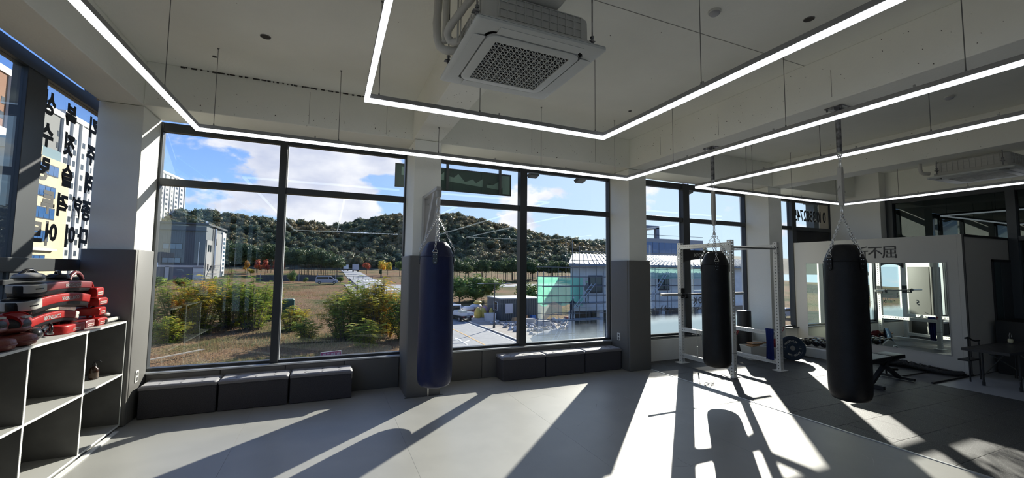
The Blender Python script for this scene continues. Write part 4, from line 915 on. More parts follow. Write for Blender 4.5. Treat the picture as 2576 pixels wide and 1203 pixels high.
for k, (dx, dz, a) in enumerate(((-.03, .0, .1), (.05, .03, -.25))):
    pd = thing('wooden_paddle', ('light wooden hand paddle lying across the left storage bin', 'wooden hand paddle lying on top of the other paddle in the bin')[k], 'paddle', (7.44+dx, 5.53, .255+dz), a)
    MB().loft([[(x_, w_*c, z_) for c, z_ in ((-1, 0), (1, 0), (1, .022), (-1, .022))] for x_, w_ in ((-.19, .02), (-.17, .07), (-.02, .085), (.08, .06), (.12, .02), (.22, .018))]).build('blade', wood, pd, local=True, bevel=.005)
    MB().cyl((.12, 0, .011), (.24, 0, .011), .014, n=10).build('grip', mat('dark_wood', (.2, .11, .06), .6), pd, local=True)
tag(MB().tube([(7.30, 5.50, .30), (7.38, 5.42, .31), (7.50, 5.44, .32), (7.60, 5.52, .315), (7.56, 5.60, .32), (7.44, 5.58, .325), (7.40, 5.50, .33), (7.52, 5.46, .34), (7.66, 5.50, .33)], .006).build('white_rope', whv), 'thin white rope tangled over the wooden paddles', 'rope')
rc = thing('red_bag', 'crumpled red fabric bag stuffed into the right storage bin', 'bag', (7.90, 5.46, .16))
rr_ = random.Random(5); mb = MB(); bm_ = bmesh.new(); bmesh.ops.create_icosphere(bm_, subdivisions=3, radius=1)
for v in bm_.verts:
    nz_ = noise.noise(v.co*2.3)*.25; v.co = Vector((v.co.x*.14, v.co.y*.10, v.co.z*.09))*(1+nz_*2)
mb.add([v.co[:] for v in bm_.verts], [[v.index for v in f.verts] for f in bm_.faces]); bm_.free()
mb.v = [(a, b, c+.10) for a, b, c in mb.v]; mb.build('fabric', mat('red_fabric', (.16, .015, .02), .8, bump=.5), rc, local=True, smooth=60)
MB().tube([(.02, -.08, .15), (.10, -.12, .16), (.15, -.10, .08), (.16, -.08, .02)], .008).build('black_strap', black, rc, local=True)
# bumper plate leaning on the dumbbell stand
bp_ = thing('bumper_plate', 'dark blue bumper plate with white lettering leaning beside the rack', 'weight plate', (7.985, 5.20, .225))
bp_.rotation_euler = (math.radians(-8), 0, math.radians(-36))
MB().lathe((0, 0, 0), [(.03, -.026), (.085, -.026), (.09, -.020), (.165, -.020), (.172, -.028), (.22, -.028), (.224, -.022), (.224, .022), (.22, .028), (.172, .028), (.165, .020), (.03, .024)], 48, axis='y').build('rubber_disc', bluep, bp_, local=True, smooth=35)
MB().lathe((0, 0, 0), [(.026, -.030), (.042, -.030), (.044, -.026), (.044, .026), (.026, .03), (.026, -.03)], 28, axis='y').build('steel_hub', steel, bp_, local=True)
def ring_text(s, rad, a0, da, size, parent):
    for i, ch in enumerate(s):
        if ch == ' ': continue
        a = a0-da*i; ex = Vector((math.sin(a), 0, -math.cos(a))); ez = Vector((math.cos(a), 0, math.sin(a)))
        place_text('lettering', ch, size, whv, parent, frame3(ez*rad+Vector((0, -.0205, 0)), ex, ez), .001, .0012, local=True)
ring_text('XPODIUM', .128, math.radians(148), math.radians(15), .048, bp_)
ring_text('XPODIUM', .128, math.radians(-32), math.radians(15), .048, bp_)
ring_text('15', .128, math.radians(12), math.radians(14), .045, bp_); ring_text('15', .128, math.radians(190), math.radians(14), .045, bp_)
# dumbbell stand with curved ends
ds = thing('dumbbell_stand', 'low white dumbbell stand with humped ends against the partition', 'dumbbell rack', (8.95, 5.15, 0))
ang = 0.0
for x in (8.38,):
    pass
hump = [(-.34, 0), (-.33, .10)]+[(-.33+.66*k/16, .10+.20*math.sin(PI*k/16)**.7) for k in range(1, 16)]+[(.33, .10), (.34, 0)]
for yy in (4.78, 5.56):
    MB().prism([(8.86+a, b) for a, b in hump], 'y', yy, yy+.03).build('end_panel', ivory, ds, bevel=.004)
MB().loft([[(8.60, y_, .20), (9.12, y_, .20), (9.14, y_, .215), (8.58, y_, .215)] for y_ in (4.81, 5.56)]).build('tray', ivory, ds)
MB().loft([[(8.56, y_, .02), (8.60, y_, .02), (8.58, y_, .20), (8.545, y_, .18)] for y_ in (4.81, 5.56)]).build('front_panel', ivory, ds)
db0 = None
for k in range(10):
    x = 8.72+.30*(k // 5); y = 4.87+.145*(k % 5)
    if db0 is None:
        t = thing('dumbbell', None, 'dumbbell', (x, y, .216), 0, 'black dumbbells on the white stand')
        for s_ in (-1, 1): MB().lathe((s_*.085, 0, .058), [(.03, -.04), (.050, -.036), (.056, -.02), (.056, .02), (.050, .036), (.03, .04)], 6 if False else 10, axis='x').build('weight_head', blackg, t, local=True)
        MB().cyl((-.05, 0, .058), (.05, 0, .058), .015, n=10).build('handle', steel, t, local=True); db0 = t
    else:
        t = copy_tree(db0); t.location = (x, y, .216)
    t['label'] = 'black dumbbell on the white stand, %s one %s' % (('nearest', 'second nearest', 'middle', 'second farthest', 'farthest')[k % 5], ('in the front row', 'in the row against the partition')[k // 5]); t.rotation_euler = (0, 0, .05*(k % 3-1))
# weight bench
be = thing('weight_bench', 'black adjustable weight bench half hidden behind the near punch bag', 'bench', (7.7, 3.68, 0))
MB().rbox(7.62, 7.98, 3.50, 3.76, .37, .43, r=.02).build('seat_pad', leather, be, smooth=50)
MB().loft([[(6.62, 3.46, .36), (6.62, 3.80, .36), (6.62, 3.80, .42), (6.62, 3.46, .42)], [(7.60, 3.49, .37), (7.60, 3.77, .37), (7.60, 3.77, .43), (7.60, 3.49, .43)]]).build('back_pad', leather, be, bevel=.015)
def bar(mb, a, b, w): return mb.cyl(a, b, w*.7, n=4)
bar(MB(), (6.9, 3.63, .33), (7.98, 3.63, .34), .05).build('spine', black, be)
bar(MB(), (7.55, 3.63, .33), (8.19, 3.70, .03), .05).build('leg', black, be)
bar(MB(), (7.75, 3.63, .33), (7.22, 3.60, .03), .05).build('leg', black, be)
bar(MB(), (8.19, 3.50, .03), (8.19, 3.92, .03), .04).build('foot_bar', black, be)
bar(MB(), (7.20, 3.42, .03), (7.20, 3.80, .03), .05).build('foot_bar', black, be)
MB().cyl((8.20, 3.86, .12), (8.38, 3.80, .11), .022, n=12).cyl((8.20, 3.86, .03), (8.20, 3.86, .12), .014, n=8).build('ankle_roller', leather, be, smooth=60)
# battle rope coils along the partition
bp2 = thing('battle_rope', 'thick black battle rope heaped along the foot of the partition', 'rope', (9.3, 4.1, 0))
rr_ = random.Random(9); pts = []; y = 4.75
for i in range(150):
    u = i/149; y = 4.85-1.35*u; ph = i*.55
    pts.append((9.28+.06*u+.15*math.cos(ph)*(1.05-u*.5), y+.16*math.sin(ph), .035+max(0, .11*(1-u)*(.5+.5*math.sin(i*1.7)))))
MB().tube(pts, .027, n=10).build('rope', mat('rope_black', (.018, .018, .018), .8, bump=.9, bscale=90), bp2, smooth=60)
MB().tube([(9.25, 3.9, .03), (9.32, 3.7, .03), (9.42, 3.55, .03), (9.50, 3.48, .03), (9.56, 3.46, .03)], .027, n=10).build('rope_end', mat('rope_black', (.018, .018, .018), .8), bp2, smooth=60)
kb = thing('kettlebell', 'small black kettlebell standing behind the rope near the bench', 'kettlebell', (9.02, 4.62, 0))
MB().lathe((9.02, 4.62, 0), [(.05, 0), (.085, .02), (.10, .075), (.085, .13), (.04, .155)], 24).build('ball', black, kb, smooth=60)
MB().tube([(8.97, 4.62, .13), (8.955, 4.62, .19), (8.985, 4.62, .225), (9.055, 4.62, .225), (9.085, 4.62, .19), (9.07, 4.62, .13)], .013, n=8).build('handle', steel, kb, smooth=60)
# folding table, lantern, dark board
tb = thing('folding_table', 'black folding camp table with crossed legs on the pale floor', 'table', (9.35, 2.85, 0))
tt = [MB().box(8.52+i*.155, 8.52+i*.155+.150, 2.62, 3.06, .552, .570).build('slat', mat('table_black', (.03, .03, .032), .35), tb, bevel=.002) for i in range(11)]
MB().box(8.50, 10.24, 2.60, 2.62, .535, .572).box(8.50, 10.24, 3.06, 3.08, .535, .572).box(8.50, 8.52, 2.62, 3.06, .535, .572).build('rail', mat('table_black', (.03, .03, .032), .35), tb)
for x, y in ((8.95, 3.02), (8.98, 2.66), (10.05, 3.02), (10.05, 2.66)):
    MB().cyl((x, y, .05), (x, y, .54), .013, n=8).build('leg', black, tb, smooth=60); MB().cyl((x, y, .0), (x, y, .055), .019, n=10).build('foot', black, tb)
for y in (2.66, 3.02):
    MB().cyl((8.96, y, .14), (10.05, y, .52), .007, n=8).cyl((8.96, y, .52), (10.05, y, .14), .007, n=8).build('cross_brace', mat('brace_grey', (.16, .16, .15), .4, metal=.6), tb)
cs = thing('camp_chair', 'low black camp chair with a bent armrest behind the folding table', 'chair', (9.3, 3.2, 0))
MB().tube([(8.98, 3.20, .66), (9.08, 3.20, .665), (9.16, 3.20, .63), (9.28, 3.20, .60), (9.42, 3.20, .60)], .014).build('armrest', mat('chair_black', (.02, .02, .02), .4), cs, smooth=60)
MB().cyl((9.06, 3.20, 0), (9.06, 3.20, .655), .010).cyl((9.40, 3.20, 0), (9.40, 3.20, .60), .010).build('arm_post', black, cs)
MB().box(9.06, 9.42, 3.20, 3.33, .30, .32).build('seat', black, cs)
la = thing('lantern', 'small glass camping lantern with wire handle on the folding table', 'lantern', (9.70, 2.95, .571))
MB().lathe((9.70, 2.95, .571), [(.034, 0), (.036, .012), (.028, .02)], 18).build('base', blackg, la, smooth=60)
MB().lathe((9.70, 2.95, .571), [(.026, .02), (.030, .04), (.030, .065), (.024, .08)], 18).build('glass_globe', mat('lantern_glass', (.55, .52, .34), .2), la, smooth=60)
MB().lathe((9.70, 2.95, .571), [(.036, .08), (.030, .092), (.012, .102), (.004, .112)], 18).build('cap', blackg, la, smooth=60)
MB().tube([(9.664, 2.95, .655), (9.66, 2.95, .70), (9.68, 2.95, .735), (9.70, 2.95, .745), (9.72, 2.95, .735), (9.74, 2.95, .70), (9.736, 2.95, .655)], .0025).build('wire_handle', steel, la)
bd = thing('low_cabinet', 'black low cabinet against the dark glazing beyond the folding table', 'cabinet', (10.8, 3.1, 0))
MB().rbox(10.30, 11.22, 2.90, 3.30, .0, .87, r=.01).build('carcass', black, bd)
for x in (10.32, 10.775):
    d_ = MB().box(x, x+.435, 2.888, 2.90, .04, .84).build('door', mat('cabinet_black', (.022, .022, .023), .4), bd); MB().box(x+.20, x+.32, 2.878, 2.888, .745, .757).build('handle', steel, d_)
# ================================================================== OUTSIDE
TYs = (0, 50, 78, 110, 185, 300, 3000); TZs = (-4.9, -4.9, -3.3, -2.5, -0.3, 0.6, 0.6)
def tz(y): return float(np.interp(y, TYs, TZs))
def roadx(y):   # centre line and half width of the street
    return float(np.interp(y, (0, 40, 55, 85, 140, 240), (11.6, 11.9, 11.6, 9.6, 8.6, 8.2))), float(np.interp(y, (0, 55, 100, 240), (3.9, 3.9, 3.6, 3.0)))
field = bpy.data.materials.new('dry_field'); field.use_nodes = True
def build_field():
    nt = field.node_tree; b = nt.nodes['Principled BSDF']; N = nt.nodes.new; L = nt.links.new; tc = N('ShaderNodeTexCoord')
    n1 = N('ShaderNodeTexNoise'); n1.inputs['Scale'].default_value = .12; n1.inputs['Detail'].default_value = 10; n1.inputs['Roughness'].default_value = .68; L(tc.outputs['Object'], n1.inputs[0])
    r1 = N('ShaderNodeValToRGB'); L(n1.outputs[0], r1.inputs[0]); e = r1.color_ramp.elements
    e[0].position = .38; e[0].color = (.055, .07, .022, 1); e[1].position = .62; e[1].color = (.20, .105, .058, 1)
    for p, c in ((.46, (.12, .10, .04, 1)), (.53, (.20, .13, .07, 1))): k = r1.color_ramp.elements.new(p); k.color = c
    n2 = N('ShaderNodeTexNoise'); n2.inputs['Scale'].default_value = 5; n2.inputs['Detail'].default_value = 6; L(tc.outputs['Object'], n2.inputs[0])
    mx = N('ShaderNodeMixRGB'); mx.blend_type = 'MULTIPLY'; mx.inputs[0].default_value = .8; r2 = N('ShaderNodeMapRange'); L(n2.outputs[0], r2.inputs[0]); r2.inputs[1].default_value = .3; r2.inputs[2].default_value = .7; r2.inputs[3].default_value = .45; r2.inputs[4].default_value = 1.4
    L(r1.outputs[0], mx.inputs[1]); L(r2.outputs[0], mx.inputs[2]); L(mx.outputs[0], b.inputs['Base Color']); b.inputs['Roughness'].default_value = .95; b.inputs['Specular IOR Level'].default_value = .1
    bp = N('ShaderNodeBump'); bp.inputs['Strength'].default_value = 1; bp.inputs['Distance'].default_value = .25; L(n2.outputs[0], bp.inputs['Height']); L(bp.outputs[0], b.inputs['Normal'])
build_field()
mb = MB(); xs_ = [-160+4*i for i in range(86)]; ys_ = [8+i*2.5 for i in range(40)]+[108+i*8 for i in range(30)]
for y in ys_:
    for x in xs_:
        rc_, hw = roadx(y); bumpy = .35*noise.noise(Vector((x*.11, y*.11, 0)))*min(1, max(0, (abs(x-rc_)-hw-2)/5))
        mb.v.append((x, y, tz(y)+bumpy-.02))
k = len(xs_); mb.f = [(j*k+i, j*k+i+1, (j+1)*k+i+1, (j+1)*k+i) for j in range(len(ys_)-1) for i in range(k-1)]
ground = struct(mb.build('ground', field, smooth=60))
struct(MB().box(-160, 180, -60, 8, -5.3, -4.96).build('ground_near', field))
asph = mat('asphalt', (.23, .235, .245), .85, col2=(.27, .275, .28), scale=3, bump=.2, bscale=30)
pave = mat('pale_paving', (.30, .29, .28), .85, col2=(.24, .235, .23), scale=2)
kerbm = mat('kerb_concrete', (.42, .42, .41), .8)
linew = mat('road_white', (.60, .60, .58), .7); liney = mat('road_yellow', (.50, .30, .10), .7)
def ribbon(name, m, f0, f1, y0, y1, dz, parent=None, st=4.0, th=.05):
    n = max(2, int((y1-y0)/st)); rg = []
    for i in range(n+1):
        y = y0+(y1-y0)*i/n; z = tz(y)+dz; a, b = f0(y), f1(y); rg.append([(a, y, z), (b, y, z), (b, y, z-th), (a, y, z-th)])
    return MB().loft(rg).build(name, m, parent)
rc_ = lambda y: roadx(y)[0]; hw_ = lambda y: roadx(y)[1]
road = struct(ribbon('road', asph, lambda y: rc_(y)-hw_(y), lambda y: rc_(y)+hw_(y), -40, 236, .06, th=.1))
ribbon('road_line', liney, lambda y: rc_(y)+.45, lambda y: rc_(y)+.60, 8, 92, .075, road, th=.01)
ribbon('road_line', liney, lambda y: rc_(y)-hw_(y)+.3, lambda y: rc_(y)-hw_(y)+.42, 60, 112, .075, road, th=.01)
ribbon('road_line', linew, lambda y: rc_(y)+hw_(y)-.45, lambda y: rc_(y)+hw_(y)-.33, 8, 92, .075, road, th=.01)
ribbon('kerb', kerbm, lambda y: rc_(y)+hw_(y), lambda y: rc_(y)+hw_(y)+.2, 8, 92, .17, road, th=.2)
ribbon('kerb', kerbm, lambda y: rc_(y)-hw_(y)-.2, lambda y: rc_(y)-hw_(y), 8, 108, .15, road, th=.2)
struct(ribbon('sidewalk', pave, lambda y: rc_(y)+hw_(y)+.2, lambda y: rc_(y)+hw_(y)+3.8, 8, 92, .14, th=.2))
struct(ribbon('sidewalk', pave, lambda y: rc_(y)-hw_(y)-2.2, lambda y: rc_(y)-hw_(y)-.2, 60, 108, .12, th=.2))
cross = struct(MB().loft([[(x, 96, tz(96)+.08), (x, 106, tz(106)+.08), (x, 106, tz(106)-.1), (x, 96, tz(96)-.1)] for x in (12.5, 60)]).build('cross_street', asph))
def patch(name, parent, m, x0, x1, y0, y1, dz=.085):
    return MB().loft([[(x0, y, tz(y)+dz), (x1, y, tz(y)+dz), (x1, y, tz(y)+dz-.01), (x0, y, tz(y)+dz-.01)] for y in (y0, y1)]).build(name, m, parent)
for i in range(8): patch('crosswalk_bar', road, linew, 7.0+i*.85, 7.5+i*.85, 122, 126)
for i in range(5): patch('crosswalk_bar', road, linew, 13.2, 16.2, 92.5+i*1.1, 93.1+i*1.1)
for i in range(8): patch('crosswalk_bar', road, linew, 6.8+i*.85, 7.3+i*.85, 89, 92)
ar = MB().prism([(10.95, 34.6), (11.10, 34.6), (11.10, 37.3), (11.32, 37.3), (11.02, 38.6), (10.72, 37.3), (10.95, 37.3)], 'z', -4.85, -4.822).prism([(11.10, 35.6), (11.8, 36.4), (11.8, 36.75), (11.10, 36.0)], 'z', -4.85, -4.822)
ar.build('turn_arrow', linew, road)
MB().box(15.75, 19.9, 26, 48, -4.95, -4.745).box(19.9, 44, 24, 48, -4.95, -4.75).build('yard_slab', mat('yard_dirt', (.30, .27, .24), .9, col2=(.22, .19, .16), scale=.7), None)['kind'] = 'structure'
# ---- foliage materials
def leafmat(name, c1, c2, c3, scale=.5, transl=.35):
    m = bpy.data.materials.new(name); m.use_nodes = True; MATS[name] = m; nt = m.node_tree; b = nt.nodes['Principled BSDF']; N = nt.nodes.new; L = nt.links.new
    gi = N('ShaderNodeNewGeometry'); oi = N('ShaderNodeObjectInfo'); nz = N('ShaderNodeTexNoise'); nz.inputs['Scale'].default_value = scale; nz.inputs['Detail'].default_value = 4; L(gi.outputs['Position'], nz.inputs[0])
    ad = N('ShaderNodeMath'); ad.operation = 'MULTIPLY_ADD'; L(gi.outputs['Random Per Island'], ad.inputs[0]); ad.inputs[1].default_value = .30; L(nz.outputs[0], ad.inputs[2])
    a2 = N('ShaderNodeMath'); a2.operation = 'MULTIPLY_ADD'; L(oi.outputs['Random'], a2.inputs[0]); a2.inputs[1].default_value = .18; L(ad.outputs[0], a2.inputs[2])
    rr = N('ShaderNodeValToRGB'); L(a2.outputs[0], rr.inputs[0]); e = rr.color_ramp.elements; e[0].position = .45; e[0].color = (*c1, 1); e[1].position = .98; e[1].color = (*c3, 1); k = e.new(.75); k.color = (*c2, 1)
    L(rr.outputs[0], b.inputs['Base Color']); b.inputs['Roughness'].default_value = .6; b.inputs['Specular IOR Level'].default_value = .25
    tr = N('ShaderNodeBsdfTranslucent'); L(rr.outputs[0], tr.inputs[0]); ms = N('ShaderNodeMixShader'); ms.inputs[0].default_value = transl; L(b.outputs[0], ms.inputs[1]); L(tr.outputs[0], ms.inputs[2]); L(ms.outputs[0], nt.nodes['Material Output'].inputs[0])
    return m
bushm = leafmat('bush_leaves', (.09, .16, .03), (.24, .34, .05), (.60, .44, .05), .45, .5)
bushy = leafmat('yellowing_leaves', (.12, .18, .03), (.42, .38, .04), (.75, .36, .03), .6, .5)
darkbush = leafmat('dark_bush_leaves', (.035, .08, .018), (.08, .15, .03), (.20, .24, .05), .5)
pinem = leafmat('pine_needles', (.022, .050, .022), (.05, .085, .03), (.11, .14, .045), .25, .25)
redm = leafmat('maple_leaves', (.25, .03, .02), (.40, .07, .04), (.45, .16, .04), .6)
oram = leafmat('orange_leaves', (.30, .13, .02), (.45, .22, .03), (.45, .30, .05), .6)
hillm = leafmat('hazed_hill_canopy', (.052, .085, .068), (.090, .125, .070), (.22, .165, .080), .03, .30)  # dark tone lifted and blued, distance haze put into the leaf colour
barkm = mat('bark', (.07, .05, .038), .9, bump=.5)
drym = leafmat('dry_grass_blades', (.14, .09, .045), (.26, .17, .09), (.36, .27, .15), .4)
# ---- hill with its forest
def ridge(ang):   # elevation of the skyline (tan) by bearing from the window
    return float(np.interp(ang, (-60, -35, -22, -14, -6, 0, 4, 8, 12, 17, 21, 25, 30, 36, 45, 60), (.03, .06, .092, .094, .084, .082, .096, .114, .118, .112, .100, .086, .068, .054, .040, .03)))
hb = MB(); angs = [math.radians(a) for a in np.arange(-62, 62, 1.0)]; dists = [240, 262, 285, 310, 335, 360, 390, 430]
def hill_z(d, a):
    top = 1.65+ridge(math.degrees(a))*365; u = min(1, max(0, (d-242)/120)); s_ = u*u*(3-2*u); wob = 3.2*noise.noise(Vector((d*math.sin(a)*.014, d*math.cos(a)*.014, 2)))*s_
    zz = .3+(top-.3-2)*s_+wob
    return zz if d <= 362 else zz-(d-362)*.12
for d in dists:
    for a in angs: hb.v.append((d*math.sin(a), d*math.cos(a), hill_z(d, a)))
k = len(angs); hb.f = [(j*k+i, j*k+i+1, (j+1)*k+i+1, (j+1)*k+i) for j in range(len(dists)-1) for i in range(k-1)]
hill = struct(hb.build('hillside', mat('forest_floor', (.03, .035, .018), .95), smooth=60))
def ico(sub):
    bm = bmesh.new(); bmesh.ops.create_icosphere(bm, subdivisions=sub, radius=1); v = [x.co.copy() for x in bm.verts]; f = [[q.index for q in x.verts] for x in bm.faces]; bm.free(); return v, f
I1, I2, I3 = ico(1), ico(2), ico(3)
def crown_mesh(seed, I, amp=.30, flat=.8, freq=2.2):
    v, f = I; out = []
    for p in v:
        n1 = noise.noise(p*freq+Vector((seed*7.3, 0, 0)))+.6*noise.noise(p*freq*2.6+Vector((0, seed*3.1, 0)))
        q = p*(1+amp*n1); out.append((q.x, q.y, q.z*flat))
    return out, f
def leafy(seed, n, size, R_=1.0, flat=.8, blobs=6, inner=.55, shape='round'):
    # ragged crown: a dark displaced core plus leaf clusters standing proud of it
    r = random.Random(seed); mb = MB(); bl = []
    for i in range(blobs):
        a = r.uniform(0, 2*PI); rad = r.uniform(0, .62)*R_
        z = r.uniform(-.35, .6)*flat if shape == 'round' else r.uniform(-.1, .25)
        bl.append((Vector((rad*math.cos(a), rad*math.sin(a), z)), r.uniform(.38, .6)*R_))
    for c, rr in bl:
        v, f = crown_mesh(r.random()*9, I1, .3, flat if shape == 'round' else .45)
        mb.add([(c.x+p[0]*rr*inner*1.2, c.y+p[1]*rr*inner*1.2, c.z+p[2]*rr*inner*1.2) for p in v], f)
    for i in range(n):
        c, rr = bl[r.randrange(blobs)]; d = Vector((r.gauss(0, 1), r.gauss(0, 1), r.gauss(.25, .9))).normalized(); fl = flat if shape == 'round' else .45
        p = c+Vector((d.x, d.y, d.z*fl))*rr*r.uniform(.72, 1.08)
        t = Vector((r.gauss(0, 1), r.gauss(0, 1), r.gauss(0, .45))).normalized(); u = t.cross(d+Vector((.01, .02, .03))).normalized(); s_ = size*r.uniform(.6, 1.4)
        mb.add([p-t*s_, p+u*s_*.42, p+t*s_, p-u*s_*.42], [(0, 1, 2, 3)])
    return mb
def mesh_of(mb, name, m):
    me = bpy.data.meshes.new(name); me.from_pydata(mb.v, [], mb.f); me.materials.append(m); return me
# individually built nearest crowns (300) and the rest of the canopy as stuff
hr = random.Random(21); spots = []
for i in range(14000):
    a = math.radians(hr.uniform(-33, 48)); d = 244+118*math.sqrt(hr.random()) if hr.random() < .8 else hr.uniform(340, 364)
    spots.append((a, d))
sel = []; grid = {}
for a, d in spots:
    x, y = d*math.sin(a), d*math.cos(a); key = (int(x//5.2), int(y//5.2))
    if key in grid: continue
    grid[key] = 1; sel.append((x, y, hill_z(d, a), d))
sel.sort(key=lambda s: s[3])
vars_ = [mesh_of(leafy(40+i, 520, .13, 1, .82, 6, inner=.66), 'hill_tree', hillm) for i in range(6)]
for i, (x, y, z, d) in enumerate(sel[:300]):
    o = bpy.data.objects.new('hill_tree', vars_[i % 6]); COL.objects.link(o); s_ = hr.uniform(3.6, 5.2); o.location = (x, y, z+s_*.75); o.scale = (s_, s_, s_*hr.uniform(.85, 1.25)); o.rotation_euler = (0, 0, hr.uniform(0, 6.28))
    tag(o, 'round wild tree crown in the forest edge at the foot of the hill', 'tree', 'trees along the foot of the wooded hill')
V = []; F = []; base = 0; fvn = []
for i in range(8):
    q_ = leafy(170+i, 190, .15, 1, .85, 3, inner=.66); T = []
    for f_ in q_.f:
        T.append(f_[:3])
        if len(f_) == 4: T.append((f_[0], f_[2], f_[3]))
    fvn.append((np.array(q_.v), np.array(T)))
for i, (x, y, z, d) in enumerate(sel[300:]):
    v, f = fvn[i % 8]; s_ = hr.uniform(3.0, 5.4); a = hr.uniform(0, 6.28); ca, sa = math.cos(a), math.sin(a)
    P_ = np.empty_like(v); P_[:, 0] = (v[:, 0]*ca-v[:, 1]*sa)*s_+x; P_[:, 1] = (v[:, 0]*sa+v[:, 1]*ca)*s_+y; P_[:, 2] = v[:, 2]*s_*hr.uniform(.85, 1.2)+z+s_*.6
    V.append(P_); F.append(f+base); base += len(v)
V = np.concatenate(V); F = np.concatenate(F)
me = bpy.data.meshes.new('forest'); me.vertices.add(len(V)); me.vertices.foreach_set('co', V.ravel()); me.loops.add(F.size); me.loops.foreach_set('vertex_index', F.ravel().astype(np.int32)); me.polygons.add(len(F)); me.polygons.foreach_set('loop_start', np.arange(0, F.size, 3, dtype=np.int32)); me.polygons.foreach_set('loop_total', np.full(len(F), 3, dtype=np.int32)); me.update(); me.validate(); me.materials.append(hillm)
fo = bpy.data.objects.new('forest', me); COL.objects.link(fo); tag(fo, 'dense mixed autumn forest covering the long hill behind the town', 'forest', kind='stuff')
# ---- pines, maples, bushes
def tree(name, cat, x, y, h_, cr_, me_crown, label, group, trunk=.09, lean=0, crown_z=.66, sz=.50):
    z = tz(y)-.05; t = thing(name, label, cat, (x, y, z), 0, group)
    o = bpy.data.objects.new('crown', me_crown); COL.objects.link(o); o.parent = t; o.location = (lean, 0, h_*crown_z); o.scale = (cr_, cr_, h_*sz); o.rotation_euler = (0, 0, R.uniform(0, 6.28))
    MB().tube([(0, 0, 0), (lean*.4, .05, h_*.3), (lean, 0, h_*crown_z)], [trunk, trunk*.8, trunk*.5], n=6).build('trunk', barkm, t, local=True); return t
pcr = [mesh_of(leafy(100+i, 1100, .10, 1, .62, 9, inner=.6), 'crown', pinem) for i in range(4)]
rcr = [mesh_of(leafy(120+i, 380, .12, 1, .9, 6), 'crown', redm) for i in range(2)]; ocr = mesh_of(leafy(125, 380, .12, 1, .9, 6), 'crown', oram)
bcr = [mesh_of(leafy(130+i, 1500, .075, 1, .85, 8), 'crown', darkbush) for i in range(3)]; ycr = mesh_of(leafy(140, 900, .08, 1, .85, 7), 'crown', bushy)
def grp(xs_, f, names): 
    for i, x in enumerate(xs_): f(i, x)
for i in range(22):
    x = -11.5+i*.66+R.uniform(-.2, .2); y = 150+R.uniform(0, 16); tree('pine_tree', 'tree', x, y, 8.6-max(0, i-14)*.25+R.uniform(-.5, .5), R.uniform(2.6, 3.5), pcr[i % 4], 'flat topped dark pine in the clump left of the street, behind the silver van', 'pines left of the street')
for i in range(14):
    x = -34+i*1.35+R.uniform(-.3, .3); tree('pine_tree', 'tree', x, 166+R.uniform(0, 10), R.uniform(9.5, 11.5), R.uniform(3.0, 4.0), pcr[i % 4], 'tall dark pine behind the red maples, right of the grey metal building', 'pines behind the red maples')
for i in range(66):
    x = 30+i*.78+R.uniform(-.3, .3); tree('pine_tree', 'tree', x, 118+R.uniform(0, 14), R.uniform(5.8, 7.2), R.uniform(1.8, 2.5), pcr[i % 4], 'slender pine in the long row at the foot of the hill above the bare field', 'pines in the row below the hill')
for x, k_, l in ((-23, 0, 'small orange tree between the pole and the red maples'), (-20.3, 1, 'broad red maple left of the window mullion'), (-18.2, 1, 'second red maple, close to the broad one'), (-15.4, 1, 'bright red maple beside the window mullion'), (-13.6, 1, 'red maple half hidden by the window mullion'), (-22, 2, 'low yellow green bush under the red maples')):
    tree('maple_tree' if k_ < 2 else 'bush', 'tree' if k_ < 2 else 'bush', x, 150, 4.6 if k_ < 2 else 2.2, 1.25, ocr if k_ == 0 else (rcr[0] if k_ == 1 else ycr), l, None, trunk=.06)
for x, y, h_, l in ((16.5, 150, 5.5, 'yellow green street tree beyond the crossing, tallest'), (19.5, 158, 4.8, 'small yellow green tree right of the crossing'), (12.8, 165, 4.0, 'small russet tree beside the far lorry'), (22.5, 150, 5.0, 'green garden tree near the blue road sign')):
    tree('street_tree', 'tree', x, y, h_, 1.7, ycr if 'yellow' in l else (rcr[1] if 'russet' in l else bcr[0]), l, None)
tree('conifer', 'tree', 14.6, 135, 3.2, .5, pcr[0], 'narrow dark conifer at the edge of the garden past the crossing', None)
# large leafy bushes built of branches and pinnate fronds
def frond_bush(seed, n_stem, R_, H_, m, n_fr, fl=.62):
    r = random.Random(seed); st = MB(); lf = MB()
    for s_ in range(n_stem):
        a = r.uniform(0, 2*PI); rr = R_*math.sqrt(r.random())*.85; hh = H_*(1-.45*(rr/R_)**2)*r.uniform(.75, 1.05)
        b = Vector((rr*.35*math.cos(a), rr*.35*math.sin(a), 0)); t = Vector((rr*math.cos(a), rr*math.sin(a), hh)); mdl = (b+t)/2+Vector((r.uniform(-.2, .2), r.uniform(-.2, .2), .1*H_))
        st.tube([b, mdl, t], [.035, .022, .008], n=4)
        for q in range(n_fr):
            u = .04+.96*(q+r.random())/n_fr; p = b.lerp(mdl, u*2) if u < .5 else mdl.lerp(t, min(1, u*2-1))
            az = r.uniform(0, 2*PI); d = Vector((math.cos(az), math.sin(az), r.uniform(-.05, .55))).normalized(); L_ = fl*r.uniform(.6, 1.15); side = d.cross(Vector((0, 0, 1))).normalized()
            for k_ in range(1, 8):
                f_ = k_/7; c = p+d*L_*f_+Vector((0, 0, -.32*L_*f_*f_)); lw = L_*.26*(1-.45*f_)
                for sg in (-1, 1):
                    tip = c+side*sg*lw+d*lw*.45-Vector((0, 0, lw*.25)); w_ = d*(L_*.085); lf.add([c-w_*.4, c+side*sg*lw*.5-w_+Vector((0, 0, .01)), tip, c+side*sg*lw*.5+w_*1.3], [(0, 1, 2, 3)])
    return st, lf
fb = []
